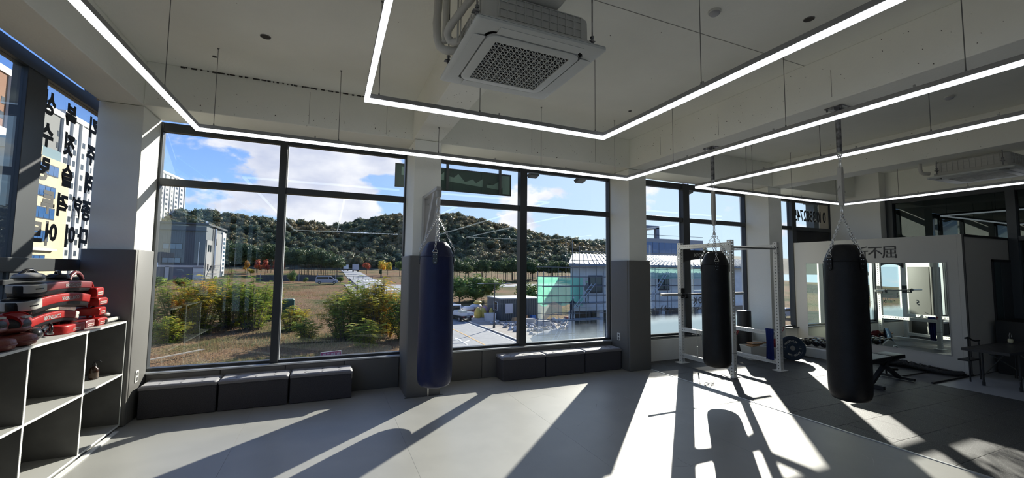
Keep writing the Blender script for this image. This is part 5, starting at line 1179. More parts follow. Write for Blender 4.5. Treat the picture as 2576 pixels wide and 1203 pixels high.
for i, (m_, ns, R_, H_, nf) in enumerate(((bushm, 44, 2.9, 4.9, 30), (bushm, 40, 2.6, 4.3, 30), (bushy, 38, 2.5, 4.7, 28), (bushm, 22, 1.5, 2.2, 18))):
    st, lf = frond_bush(200+i, ns, R_, H_, m_, nf); fb.append((mesh_of(st, 'stems', barkm), mesh_of(lf, 'foliage', m_)))
def bush(x, y, k_, s_, label, group=None):
    t = thing('leafy_bush', label, 'bush', (x, y, tz(y)-.05), R.uniform(0, 6.28), group)
    for nm, me_ in zip(('stems', 'foliage'), fb[k_]):
        o = bpy.data.objects.new(nm, me_); COL.objects.link(o); o.parent = t; o.scale = (s_,)*3
        if nm == 'foliage': o['kind'] = 'stuff'
for x, y, k_, s_, l in ((-15.6, 49, 1, .72, 'leafy wild bush at the far left of the vacant lot, thinnest'), (-13.4, 52, 0, .95, 'leafy wild bush in the left group of the lot, under the grey building'), (-11.2, 49, 2, .95, 'yellowing wild bush in the middle of the left group'), (-9.2, 53, 0, 1.0, 'tall leafy bush towards the right of the left group'),
                        (-7.0, 51, 0, .92, 'leafy bush left of the window mullion, by the green cabinet'), (-6.5, 57, 1, .75, 'leafy bush half behind the window mullion'), (-12.2, 44.5, 3, .9, 'low sprawling bush in front of the left group'), (-3.3, 49, 3, 1.0, 'low bush just right of the green cabinet'), (-1.6, 42, 3, .8, 'low pale bush in the middle of the lot'),
                        (1.6, 42, 1, .90, 'leafy bush left end of the right group beside the street'), (3.3, 44, 0, .98, 'tall leafy bush with pointed top before the street'), (4.9, 42, 2, .95, 'bush with bright yellow leaves near the second column'), (5.9, 46, 0, .85, 'leafy bush hard against the second column'), (7.0, 40, 1, .9, 'leafy bush partly hidden by the blue bag'), (3.0, 37, 3, .9, 'low bush in front of the yellow leaved one')):
    bush(x, y, k_, s_*1.24, l)
for x, y, cr_, h_, c_, l in ((19.5, 66, 3.2, 4.6, 0, 'dense dark green bush behind the dump bags'), (22.6, 67, 3.6, 5.0, 1, 'largest dense green bush behind the site office'), (25.6, 69, 3.0, 4.0, 2, 'dense green bush above the site office roof'), (29.0, 60, 2.8, 4.2, 0, 'dense green bush left of the green netting'), (-8.2, 118, 1.5, 3.2, 1, 'round green bush before the pine clump'), (-5.2, 116, .7, 1.4, 2, 'small lime green bush left of the silver van'), (2.8, 118, 1.0, 1.6, 0, 'low dark bush behind the nose of the silver van'), (-30, 100, 2.2, 2.6, 1, 'dark hedge bush at the foot of the grey metal building'), (-25.5, 98, 1.6, 2.2, 2, 'olive bush beside the stairs of the grey metal building')):
    tree('dense_bush', 'bush', x, y, h_, cr_, bcr[c_], l, None, crown_z=.42, sz=.62)
# dry grass tufts over the vacant lot
gr_ = np.random.RandomState(4); n = 60000; gx = gr_.uniform(-24, 7.0, n); gy = 26+80*gr_.rand(n)**1.9; keep = np.array([not (abs(x-roadx(y)[0]) < roadx(y)[1]+.3) for x, y in zip(gx, gy)]); gx, gy = gx[keep], gy[keep]; n = len(gx)
gz = np.interp(gy, TYs, TZs)-.15; hgt = gr_.uniform(.12, .45, n); an = gr_.uniform(0, 2*PI, n); wd = gr_.uniform(.012, .04, n); lx = gr_.normal(0, .2, n)*hgt; ly = gr_.normal(0, .2, n)*hgt
V = np.zeros((n, 3, 3)); V[:, 0] = np.stack([gx-wd*np.cos(an), gy-wd*np.sin(an), gz], 1); V[:, 1] = np.stack([gx+wd*np.cos(an), gy+wd*np.sin(an), gz], 1); V[:, 2] = np.stack([gx+lx, gy+ly, gz+hgt], 1)
me = bpy.data.meshes.new('dry_grass'); me.from_pydata(V.reshape(-1, 3).tolist(), [], np.arange(3*n).reshape(-1, 3).tolist()); me.materials.append(drym)
o = bpy.data.objects.new('dry_grass', me); COL.objects.link(o); tag(o, 'rusty dry grass and weeds covering the vacant lot', 'grass', kind='stuff')
# ---- street furniture and vehicles
gsm = mat('galvanised_pole', (.12, .12, .12), .5, metal=.4); carglass = mat('car_glass', (.01, .012, .015), .08); carw = mat('car_white', (.66, .67, .68), .25, coat=.6); carsil = mat('car_silver', (.30, .31, .36), .3, metal=.3, coat=.5); tyre = mat('tyre', (.02, .02, .02), .8)
def wheels(t, pts, r_=.34, w=.22, ax='x'):
    for x, y in pts:
        c = (x, y, r_); mb = MB().lathe(c, [(r_*.55, -w/2), (r_*.95, -w/2), (r_, -w*.3), (r_, w*.3), (r_*.95, w/2), (r_*.55, w/2)], 18, axis=ax); wh = mb.build('wheel', tyre, t, local=True, smooth=50)
        MB().lathe(c, [(r_*.56, -w/2-.005), (r_*.2, -w/2-.012), (r_*.2, w/2+.012), (r_*.56, w/2+.005)], 14, axis=ax).build('hub_cap', mat('hub_grey', (.35, .35, .36), .35, metal=.7), wh, local=True)
# silver van seen from the side (length along X)
v = thing('van', 'silver minivan with dark windows parked behind the vacant lot', 'van', (-.43, 110.5, tz(110.5)+.05))
side = [(-2.45, .35), (2.35, .30), (2.50, .55), (2.42, .88), (1.75, 1.08), (.95, 1.78), (.4, 1.92), (-2.15, 1.92), (-2.42, 1.55), (-2.50, .9)]
MB().prism(side, 'y', -.93, .93).build('body', carsil, v, local=True, bevel=.08)
MB().prism([(-2.28, 1.20), (.35, 1.20), (.35, 1.72), (-2.12, 1.72)], 'y', -.945, .945).build('side_window', carglass, v, local=True)
MB().prism([(.48, 1.18), (1.45, 1.12), (.98, 1.62), (.55, 1.72), (.48, 1.70)], 'y', -.943, .943).build('front_window', carglass, v, local=True)
MB().box(2.30, 2.47, -.75, -.45, .62, .80).box(2.30, 2.47, .45, .75, .62, .80).build('headlamp', carw, v, local=True)
wheels(v, [(-1.6, -.86), (1.65, -.86), (-1.6, .86), (1.65, .86)], ax='y')
# white car approaching (front towards us)
c = thing('car', 'white hatchback driving towards the viewer on the street', 'car', (8.55, 83, tz(83)+.07))
cs_ = [(-2.05, .35), (-2.12, .62), (-2.0, .85), (-1.0, 1.02), (-.35, 1.45), (.9, 1.50), (1.85, 1.30), (2.1, .9), (2.1, .4)]
MB().prism(cs_, 'x', -.9, .9).build('body', carw, c, local=True, bevel=.09)
MB().loft([[(-.76, -1.03, 1.04), (.76, -1.03, 1.04), (.66, -.40, 1.45), (-.66, -.40, 1.45)], [(-.76, -.95, 1.0), (.76, -.95, 1.0), (.66, -.32, 1.40), (-.66, -.32, 1.40)]]).build('windscreen', carglass, c, local=True)
MB().box(-.55, .55, -2.13, -2.05, .60, .74).box(-.6, .6, -2.13, -2.05, .36, .48).build('grille', carglass, c, local=True)
MB().box(-.85, -.58, -2.10, -1.98, .66, .78).box(.58, .85, -2.10, -1.98, .66, .78).build('headlamp', mat('lamp_clear', (.6, .62, .65), .15), c, local=True)
for sx in (-1, 1): MB().prism([(-.55, 1.0), (-.2, 1.38), (.9, 1.42), (1.5, 1.0)], 'x', sx*.905-.01, sx*.905+.01).build('side_window', carglass, c, local=True)
wheels(c, [(-.82, -1.3), (.82, -1.3), (-.82, 1.3), (.82, 1.3)], .31)
def lorry(x, y, s_, label, m_):
    t = thing('lorry', label, 'truck', (x, y, tz(y)+.08)); 
    MB().box(-1.15*s_, 1.15*s_, -2.5, 2.8, .9, 3.1*s_).build('cargo_box', m_, t, local=True, bevel=.03)
    for sx in (-1, 1): MB().box(sx*.55*s_-.5*s_, sx*.55*s_+.5*s_, -2.53, -2.5, 1.0, 3.0*s_).build('rear_door', m_, t, local=True, bevel=.02)
    MB().box(-1.0*s_, 1.0*s_, 2.9, 4.4, .5, 2.3*s_).build('cab', carw, t, local=True, bevel=.08)
    MB().box(-1.1*s_, 1.1*s_, -2.5, 4.3, .5, .85).build('chassis', tyre, t, local=True)
    wheels(t, [(-.9, -1.7), (.9, -1.7), (-.9, 3.4), (.9, 3.4)], .42)
lorry(9.9, 184, 1.0, 'box lorry standing far up the street', mat('lorry_grey', (.42, .42, .45), .4))
lorry(6.9, 205, .9, 'small pale truck at the far top of the street, left lane', mat('truck_pale', (.5, .54, .56), .4))
# pickup with a drop-side bed, rear towards us
p = thing('pickup_truck', 'white drop-side pickup truck parked at the kerb with its rear to the viewer', 'truck', (15.25, 50.6, -4.84), math.radians(14))
MB().box(-.85, .85, -1.5, 1.4, .72, .80).build('bed_floor', mat('bed_grey', (.25, .27, .27), .6), p, local=True)
tg = MB().box(-.86, .86, -1.53, -1.49, .78, 1.14).build('tailgate', carw, p, local=True, bevel=.01)
MB().box(-.12, .30, -1.536, -1.53, .93, .98).box(.45, .75, -1.536, -1.53, .94, .975).build('lettering_strip', mat('strip_blue', (.06, .10, .25), .5), tg, local=True)
for sx in (-1, 1): MB().box(sx*.86-.02, sx*.86+.02, -1.5, 1.4, .78, 1.14).build('drop_side', carw, p, local=True, bevel=.01)
MB().prism([(1.50, .55), (3.1, .55), (3.15, 1.1), (2.75, 1.85), (1.65, 1.90), (1.50, 1.8)], 'x', -.82, .82).build('cab', carw, p, local=True, bevel=.06)
MB().box(-.62, .62, 1.485, 1.50, 1.25, 1.72).build('rear_window', carglass, p, local=True)
MB().box(-.7, .7, -1.5, 3.0, .45, .7).build('chassis', tyre, p, local=True)
MB().box(-.70, -.48, -1.54, -1.50, .58, .70).box(.48, .70, -1.54, -1.50, .58, .70).build('tail_lamp', mat('tail_red', (.35, .02, .02), .3), p, local=True)
MB().box(-.2, .2, -1.545, -1.53, .55, .68).build('number_plate', mat('plate', (.55, .55, .5), .5), p, local=True)
wheels(p, [(-.68, -.75), (.68, -.75), (-.68, 2.5), (.68, 2.5)], .31)
MB().rbox(-.35, .35, -.7, .3, .80, 1.32, r=.03).build('toolbox', mat('toolbox_grey', (.33, .36, .34), .6), p, local=True)
MB().tube([(.5, .6, .82), (.55, .6, 1.3), (.2, .9, 1.62), (-.4, 1.0, 1.60), (-.65, .9, 1.2), (-.7, .8, .82)], .03).build('hose', tyre, p, local=True)
# street lamp with twin arms
def lamp(x, y, z0, H_, label, twin=True, arm=1.6):
    t = thing('street_lamp', label, 'street lamp', (x, y, z0))
    MB().cyl((0, 0, 0), (0, 0, H_), .085, .05, n=10).cyl((0, 0, 0), (0, 0, .35), .14, .11, n=10).build('pole', mat('lamp_pole_dark', (.035, .037, .04), .5), t, local=True, smooth=60)
    for s_ in ((-1, 1) if twin else (-1,)):
        MB().box(min(0, s_*arm), max(0, s_*arm), -.09, .09, H_-.02, H_+.03).build('arm', mat('lamp_pole_dark', (.035, .037, .04), .5), t, local=True)
        MB().box(s_*arm-.32, s_*arm+.32, -.16, .16, H_-.0, H_+.06).build('lamp_head', mat('lamp_head', (.30, .31, .33), .4), t, local=True, bevel=.015)
    return t
lamp(16.65, 43.0, -4.77, 4.75, 'dark twin-arm street lamp on the sidewalk in front of the site office')
lamp(2.52, 150, tz(150), 8.2, 'thin street pole rising from the pine clump', False, .5); lamp(-26.3, 150, tz(150), 8.2, 'thin dark pole right of the grey metal building', False, .4); lamp(38, 70, tz(70), 7.2, 'small single lamp beyond the green netting', False, .7)
t = thing('road_sign', 'blue direction sign hanging from a concrete pole right of the street', 'sign', (24.6, 150, tz(150)))
MB().cyl((0, 0, 0), (0, 0, 7.6), .16, n=8).build('pole', mat('pole_concrete', (.4, .4, .38), .8), t, local=True); MB().cyl((0, 0, 4.9), (-1.6, 0, 4.9), .05, n=6).build('arm', gsm, t, local=True)
MB().box(-2.3, -.5, -.04, .0, 4.4, 5.1).build('panel', mat('sign_blue', (.02, .06, .30), .5), t, local=True); MB().box(-2.0, -.8, -.05, -.04, 4.68, 4.82).build('white_legend', linew, t, local=True)
bo0 = None
for i in range(26):
    y = 62+i*2.2; x = roadx(y)[0]-roadx(y)[1]-.7
    t = bpy.data.objects.new('bollard', bo0) if bo0 else None
    if bo0 is None:
        o = MB().cyl((0, 0, 0), (0, 0, 1.05), .07, n=8).build('bollard', gsm, local=True); bo0 = o.data
    else: o = t; COL.objects.link(o)
    o.location = (x, y, tz(y)+.1); tag(o, 'short dark post along the left kerb of the street', 'bollard', 'posts along the left kerb')
fn = thing('guard_rail', 'thin dark railing along the far side of the crossing', 'railing', (8, 128, tz(128)))
for i in range(13): MB().cyl((-12+i*2.6, 0, 0), (-12+i*2.6, 0, 1.05), .06, n=6).build('post', gsm, fn, local=True)
MB().cyl((-12, 0, .95), (19.2, 0, .95), .04, n=6).cyl((-12, 0, .55), (19.2, 0, .55), .03, n=6).build('rail', gsm, fn, local=True)
fn = thing('retaining_wall', 'long dark retaining wall behind the silver van', 'wall', (-8, 124, tz(124)))
MB().box(-9, 11.5, 0, .4, -.2, 1.5).build('wall_body', mat('dark_stone_wall', (.05, .055, .055), .9, col2=(.08, .08, .075), scale=2), fn, local=True)
for i in range(5): MB().cyl((-8+i*4.4, -.6, -.2), (-8+i*4.4, -.6, 1.9), .06, n=6).build('net_post', mat('net_post', (.35, .35, .33), .7), fn, local=True)
cb = thing('utility_cabinet', 'dark green utility cabinet standing among the bushes by the mullion', 'cabinet', (-4.35, 57.6, tz(57.6)-.05))
MB().rbox(-.62, .62, -.45, .45, 0, 2.05, r=.03).build('case', mat('cabinet_green', (.012, .06, .04), .5), cb, local=True); MB().loft([[(-.68, -.5, 2.05), (.68, -.5, 2.05), (.68, .5, 2.05), (-.68, .5, 2.05)], [(-.5, -.5, 2.25), (.5, -.5, 2.25), (.5, .5, 2.25), (-.5, .5, 2.25)]]).build('lid', mat('cabinet_green_light', (.05, .12, .09), .5), cb, local=True)
for sx in (-.31, .31): MB().box(sx-.29, sx+.29, -.465, -.45, .1, 1.95).build('door', mat('cabinet_green', (.012, .06, .04), .5), cb, local=True)
sg = thing('land_sale_sign', 'magenta and blue land sale board standing low in the vacant lot', 'sign', (.36, 33.0, -4.9)); sg.rotation_euler = (0, math.radians(-3), 0)
sgp = MB().box(-.66, .66, 0, .04, -.25, .30).build('blue_board', mat('board_blue', (.05, .07, .22), .5), sg, local=True)
MB().box(-.66, .66, -.01, .0, .02, .50).build('magenta_board', mat('board_magenta', (.30, .03, .10), .5), sg, local=True)
MB().box(-.69, .69, 0, .05, -.6, -.56).box(-.69, -.66, -.02, .05, -.6, .53).box(.66, .69, -.02, .05, -.6, .53).box(-.69, .69, -.02, .05, .50, .53).build('frame', kerbm, sg, local=True)
place_text('headline', '토지매매', .33, whv, sg, frame3((0, -.014, .26), (1, 0, 0), (0, 0, 1)), .004, .004, local=True, sx=.95); place_text('phone_number', '010-3319-9454', .21, whv, sg, frame3((0, -.006, -.08), (1, 0, 0), (0, 0, 1)), .004, .003, local=True, sx=.85)
# debris boards in the lot
for i, (x0, y0, x1, y1) in enumerate(((-12.5, 33, -8.4, 38.5), (-7.6, 32.5, -5.4, 31.8))):
    z = -4.7; d = Vector((x1-x0, y1-y0, 0)); 
    t = thing('loose_plank', ('long weathered plank lying aslant in the dry grass', 'short pale plank lying flat in the dry grass')[i], 'plank', (x0, y0, z), math.atan2(d.y, d.x)); MB().box(0, d.length, -.09, .09, .05, .12).build('board', mat('weathered_wood', (.33, .29, .23), .8), t, local=True)
# ---- grey metal building at the left
steelm = mat('grey_cladding', (.10, .115, .125), .5, bump=.1); paneg = mat('pane_blue', (.10, .16, .22), .1, spec=.8)
def cladding(mb, x0, x1, y, z0, z1, st): 
    n = int((x1-x0)/st)
    for i in range(n+1): mb.box(x0+i*st-.03, x0+i*st+.03, y-.05, y, z0, z1)
gb = thing('metal_building', 'three storey grey metal clad building with white stair side', 'building', (-34, 138, -2))
MB().box(-44, -28.9, 128, 148, -2, 11.9).build('cladded_wall', steelm, gb)
MB().box(-44.3, -36, 127.6, 128, 2.2, 7.8).build('wall_bay', mat('grey_cladding_lit', (.16, .17, .18), .5), gb) if False else None
mb = MB(); cladding(mb, -44, -29, 128, 1.6, 10.3, .45); mb.build('cladding_rib', steelm, gb)
MB().box(-44.2, -28.6, 127.5, 128.2, 10.3, 10.5).box(-44.2, -28.3, 127.2, 148.5, 11.9, 12.3).build('eave', mat('eave_dark', (.04, .045, .05), .5), gb)
MB().box(-44, -29, 127.85, 128, 1.2, 1.7).box(-31.2, -29, 127.85, 128, -2, 1.3).box(-36.8, -36.0, 127.85, 128, -2, 1.3).build('white_band', mat('building_white', (.52, .52, .50), .7), gb)
MB().box(-44, -37, 127.93, 128.0, -2, 1.2).box(-35.8, -31.3, 127.93, 128.0, -2, 1.2).build('garage_door', mat('garage_grey', (.16, .17, .18), .6), gb)
for (xa, xb, za, zb) in ((-37.6, -33.6, 5.6, 7.1), (-37.6, -33.8, 2.2, 3.6)):
    wf = MB().box(xa, xb, 127.9, 128, za, zb).build('window', mat('frame_dark2', (.03, .03, .035), .5), gb)
    for k_ in range(3): a = xa+.12+k_*(xb-xa-.1)/3; MB().box(a, a+(xb-xa-.5)/3, 127.87, 127.9, za+.12, zb-.12).build('pane', paneg, wf)
mb = MB().box(-28.9, -28.75, 128.6, 134, -2, 8.2).box(-28.9, -28.7, 136.2, 144, -2, 10.6); mb.build('side_panel', mat('side_panel_grey', (.20, .20, .20), .6), gb)
MB().box(-28.9, -28.5, 144, 148, -2, 11.2).build('white_corner', mat('building_white', (.52, .52, .50), .7), gb)
for k_ in range(9): MB().box(-28.52, -28.44, 145, 147, -.6+k_*1.2, .1+k_*1.2).build('stair_window', paneg, gb)
for (ya, yb, za, zb) in ((129.8, 130.8, 5.2, 7), (131.8, 132.8, 5.2, 7), (137, 138.4, 7.2, 9), (130, 131, .4, 2)): MB().box(-28.76, -28.68, ya, yb, za, zb).build('window', carglass, gb)
MB().cyl((-28.4, 135, .5), (-28.4, 135, 11.6), .28, n=10).build('steel_flue', mat('flue_steel', (.6, .6, .62), .3, metal=.8), gb, smooth=60)
for yy in (128.7, 129.9): MB().cyl((-29.2, yy, 9.5), (-29.2, yy, 13.0), .16, n=8).build('chimney_pipe', mat('flue_steel', (.6, .6, .62), .3, metal=.8), gb, smooth=60)
MB().cyl((-30.2, 127.7, 1.6), (-30.2, 127.7, 7.6), .10, n=6).build('drain_pipe', mat('flue_steel', (.6, .6, .62), .3, metal=.8), gb)
mb = MB()
for k_ in range(10): mb.box(-28.6, -26.8, 128.6+k_*.5, 129.1+k_*.5, -1.8+k_*.36, -1.72+k_*.36)
mb.box(-28.6, -26.6, 133.5, 136, 1.7, 1.8).build('outside_stair', mat('flue_steel', (.6, .6, .62), .3, metal=.8), gb)
st_ = thing('street_name_sign', 'small pale blue signboard on a dark post at the left window edge', 'sign', (-30.2, 96, tz(96)))
MB().cyl((0, 0, 0), (0, 0, 5.2), .09, n=6).build('post', gsm, st_, local=True); MB().box(-1.3, 1.5, -.06, 0, 4.2, 5.0).build('panel', mat('sign_pale', (.35, .45, .60), .5), st_, local=True)
place_text('legend', 'GS25', .55, mat('sign_navy', (.04, .08, .25), .5), st_, frame3((.1, -.07, 4.6), (1, 0, 0), (0, 0, 1)), .01, .01, local=True)
# ---- apartment towers
apw = mat('tower_white', (.52, .51, .48), .8); apg = mat('tower_grey', (.20, .20, .19), .8); apd = mat('tower_window', (.06, .07, .08), .2); slabw = mat('tower_slab', (.60, .59, .56), .8)
def tower_face(t, c, u, W, z0, z1, storey, bays, m_w=None, bal=False):
    # windows of one facade: each window its own object, sharing one mesh
    c = Vector(c); u = Vector(u).normalized(); n_ = Vector((u.y, -u.x, 0)); ns = int((z1-z0)/storey); me_ = None
    for b in bays:
        for k_ in range(ns):
            q = c+u*(W*b[0])+Vector((0, 0, z0+storey*(k_+.35)))
            if me_ is None or b[1] != lastb:
                w_ = b[1]; lastb = w_; m2 = MB(); P0 = [Vector((0, 0, 0)), u*w_, u*w_+Vector((0, 0, storey*.48)), Vector((0, 0, storey*.48))]; m2.loft([[q_-n_*.05 for q_ in P0], [q_+n_*.06 for q_ in P0]]); me_ = mesh_of(m2, 'window', apd)
            o = bpy.data.objects.new('window', me_); COL.objects.link(o); o.parent = t; o.location = q-wloc(t)
            if bal: pass
def ribs(c, u, W, z0, z1, fr, w_=.5, d=.5):
    c = Vector(c); u = Vector(u).normalized(); n_ = Vector((u.y, -u.x, 0)); mb = MB()
    for f in fr:
        a = c+u*(W*f); mb.loft([[a+Vector((0, 0, z0)), a+u*w_+Vector((0, 0, z0)), a+u*w_+n_*d+Vector((0, 0, z0)), a+n_*d+Vector((0, 0, z0))], [a+Vector((0, 0, z1)), a+u*w_+Vector((0, 0, z1)), a+u*w_+n_*d+Vector((0, 0, z1)), a+n_*d+Vector((0, 0, z1))]])
    return mb
def box_tower(label, p0, u, W, D, z0, z1, m_, bays, storey=2.9, ribf=()):
    t = thing('apartment_tower', label, 'building', (p0[0], p0[1], z0)); p0 = Vector((p0[0], p0[1], 0)); u = Vector((*u, 0)).normalized(); n_ = Vector((u.y, -u.x, 0))
    q = [p0, p0+u*W, p0+u*W-n_*D, p0-n_*D]; MB().loft([[v_+Vector((0, 0, z0)) for v_ in q], [v_+Vector((0, 0, z1)) for v_ in q]]).build('tower_wall', m_, t)
    q2 = [p0+n_*.3, p0+u*W+n_*.3, p0+u*W-n_*D, p0-n_*D]; MB().loft([[v_+Vector((0, 0, z1)) for v_ in q2], [v_+Vector((0, 0, z1+1.3)) for v_ in q2]]).build('parapet', slabw, t)
    if ribf: ribs(p0, u, W, z0, z1, ribf).build('fin', slabw, t)
    tower_face(t, p0, u, W, z0+2, z1-1.5, storey, bays); return t
box_tower('white apartment tower seen through the left edge of the front windows', (-93.5, 300), (.12, .99), 37, 24, 0, 56.5, apw, [(.06, 2.4), (.20, 1.2), (.34, 2.4), (.52, 1.2), (.66, 2.4), (.84, 2.4)], ribf=(.14, .29, .46, .60, .78, .97))
box_tower('lower pale apartment block in front of the white tower', (-61.5, 190), (.25, .97), 8, 10, 0, 20, apw, [(.1, 1.6), (.5, 1.6), (.78, 1.2)], ribf=(.4, .95))
box_tower('tall pale apartment tower behind the beige block, rows of small windows', (-60, 133.6), (0, 1), 26, 16, -2, 37.5, apw, [(.05, 1.3), (.19, 1.3), (.33, 1.6), (.50, 1.3), (.66, 1.6), (.82, 1.3)], storey=2.8, ribf=(.13, .28, .46, .62, .78, .97))
box_tower('dark grey tower end wall behind the beige block', (-60, 124.6), (0, 1), 8.8, 16, -2, 36.5, apg, [(.80, .7)], storey=2.8, ribf=(.0, .93))
box_tower('brown brick tower at the extreme left edge', (-60, 104), (0, 1), 12.4, 14, -2, 39, mat('tower_brown', (.22, .11, .065), .85), [(.12, 1.2), (.50, 1.2), (.72, 1.0)], ribf=(.84, .95))
bb_ = thing('balcony_block', 'grey and white block with balconies at the extreme left edge', 'building', (-32, 53, -4.9))
MB().box(-42, -30, 44, 58.6, -4.9, 14.4).build('block_wall', mat('block_grey', (.30, .30, .29), .8), bb_); MB().box(-42, -29.6, 43.8, 58.8, 12.6, 14.9).build('cornice', slabw, bb_)
for k_ in range(5):
    z = -1+k_*2.9; b_ = MB().box(-30, -29.1, 54.4, 58.0, z, z+.25).build('balcony', slabw, bb_); MB().box(-29.14, -29.1, 54.4, 58.0, z+1.0, z+1.06).build('handrail', gsm, b_); MB().box(-30.0, -29.96, 55.0, 57.2, z+.3, z+2.2).build('door_pane', apd, bb_)
    mb = MB()
    for j in range(16): mb.box(-29.14, -29.11, 54.4+j*.235, 54.44+j*.235, z+.25, z+1.0)
    mb.build('baluster', gsm, b_)
# beige commercial block
be_ = thing('beige_block', 'cream commercial block with long blue windows facing the left wall', 'building', (-27, 44, -4.9))
cream = mat('cream_render', (.60, .50, .33), .85, col2=(.56, .47, .31), scale=.6)
MB().box(-34, -22, 44.6, 50.7, -4.9, 10.6).build('block_wall', cream, be_); MB().box(-33, -22.4, 45, 50.0, 10.6, 11.6).build('roof_glass', mat('roof_glass', (.20, .28, .30), .15), be_)
MB().box(-34.1, -21.9, 44.5, 46.3, 10.6, 11.3).build('parapet', cream, be_)
for z0, z1, ye in ((9.1, 10.05, 48.9), (7.25, 8.2, 48.7), (5.4, 6.4, 48.8), (3.5, 4.45, 48.2), (1.2, 2.4, 48.0)):
    MB().box(-22.03, -21.97, 44.9, ye, z0, z1).build('window_band', mat('band_frame', (.04, .05, .07), .4), be_)
    n_ = int((ye-44.9)/.72)
    for j in range(n_): MB().box(-21.975, -21.955, ye-.06-(j+1)*.72+.06, ye-.06-j*.72, z0+.08, z1-.08).build('pane', mat('blue_pane', (.05, .13, .30), .08, spec=.9), be_) if j < 7 else None
MB().box(-22, -21.7, 44.7, 49, 2.75, 2.95).build('canopy', slabw, be_)
# ---- blue office, far right
of_ = thing('office_block', 'blue glazed office building with a square frame on its roof', 'building', (86, 96, -4))
MB().box(78.6, 100, 90, 104, -4, 10.4).build('office_wall', mat('office_stone', (.33, .33, .33), .7), of_)
for i in range(9):
    for z0 in (6.3, 2.2): MB().box(79+i*2.2, 81+i*2.2, 89.9, 90, z0, z0+3.0).build('pane', mat('office_pane', (.03, .09, .24), .08, spec=.9), of_)
fr_ = mat('office_frame', (.20, .22, .26), .6)
MB().box(77.2, 78.2, 90, 91, 10.4, 13.4).box(82.6, 83.6, 90, 91, 10.4, 13.4).box(77.2, 83.6, 90, 96, 13.1, 13.9).box(77.2, 83.6, 95, 96, 10.4, 13.4).build('roof_frame', fr_, of_)
MB().box(78.6, 100, 90, 90.1, 11.3, 11.4).build('roof_rail', gsm, of_)
# ---- building under construction with scaffolding
conc = mat('raw_concrete', (.66, .67, .65), .85, col2=(.56, .57, .56), scale=1.2, bump=.3, bscale=8)
ub = thing('unfinished_house', 'unfinished two storey concrete house with sheet metal roof behind scaffolding', 'building', (26, 33, -4.9))
MB().prism([(18.7, 30.6), (44, 30.6), (44, 38), (23.6, 38)], 'z', -1.55, 2.15).build('upper_storey', conc, ub); MB().prism([(18.6, 30.4), (44, 30.4), (44, 38), (23.6, 38)], 'z', -1.85, -1.55).build('slab', conc, ub)
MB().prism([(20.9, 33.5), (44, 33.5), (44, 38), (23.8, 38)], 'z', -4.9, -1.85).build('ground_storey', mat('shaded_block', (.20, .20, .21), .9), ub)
for x in (18.95, 21.8, 25.2, 28.8, 33.4, 38.0): MB().box(x-.2, x+.2, 30.6, 31.0, -4.9, -1.85).build('column', conc, ub)
roofm = mat('sheet_roof', (.16, .19, .23), .5, metal=.4)
def gable(x0, x1, xm, y0, y1, ze, zr):
    n_ = 46; rg = []
    MB().loft([[(x0, y, ze), (xm, y, zr), (x1, y, ze), (x1, y, ze-.15), (xm, y, zr-.15), (x0, y, ze-.15)] for y in (y0, y1)]).build('roof_sheet', roofm, ub)
    mb = MB()
    for i in range(n_+1):
        x = x0+(x1-x0)*i/n_; z = ze+(zr-ze)*(1-abs(x-xm)/max(1e-6, (xm-x0) if x < xm else (x1-xm))); mb.box(x-.03, x+.03, y0, y1, z-.02, z+.06)
    mb.build('roof_rib', roofm, ub)
def hip(x0, x1, y0, y1, ze, zr):
    # monopitch rising away from the street, with standing ribs
    MB().loft([[(x0, y0, ze), (x1, y0, ze), (x1, y0, ze-.2), (x0, y0, ze-.2)], [(x0+4.4, y1, zr), (x1, y1, zr), (x1, y1, zr-.2), (x0+4.4, y1, zr-.2)]]).build('roof_sheet', roofm, ub)
    n_ = int((x1-x0-4.4)/.42); mb = MB()
    for i in range(n_+1):
        x = x0+4.4+i*.42; xa = x0+4.4*0+(x-x0-4.4)*(x1-x0)/(x1-x0-4.4)
        mb.loft([[(xa-.03, y0, ze-.01), (xa+.03, y0, ze-.01), (xa+.03, y0, ze+.07), (xa-.03, y0, ze+.07)], [(x-.03, y1, zr-.01), (x+.03, y1, zr-.01), (x+.03, y1, zr+.07), (x-.03, y1, zr+.07)]])
    mb.build('roof_rib', mat('sheet_roof_light', (.22, .26, .30), .45, metal=.4), ub)
hip(18.2, 44.5, 30.0, 36.5, 2.15, 3.25)
for (xa, xb, za, zb) in ((20.5, 21.9, -.35, 1.15), (28.2, 29.5, -.2, 1.2), (34, 35.4, -.2, 1.2)):
    wf = MB().box(xa, xb, 30.52, 30.62, za, zb).build('window', mat('frame_dark2', (.03, .03, .035), .5), ub)
    for k_ in range(2): MB().box(xa+.1+k_*(xb-xa-.1)/2, xa+k_*(xb-xa-.1)/2+(xb-xa-.1)/2, 30.49, 30.52, za+.1, zb-.1).build('pane', mat('tinted_pane', (.03, .06, .07), .1), wf)
for (xa, xb) in ((20.6, 22.4), (22.7, 24.6), (26.0, 28.2)):
    wf = MB().box(xa, xb, 33.42, 33.52, -3.4, -2.1).build('window', mat('frame_dark2', (.03, .03, .035), .5), ub); MB().box(xa+.1, xb-.1, 33.38, 33.42, -3.3, -2.2).build('pane', mat('tinted_pane', (.03, .06, .07), .1), wf)
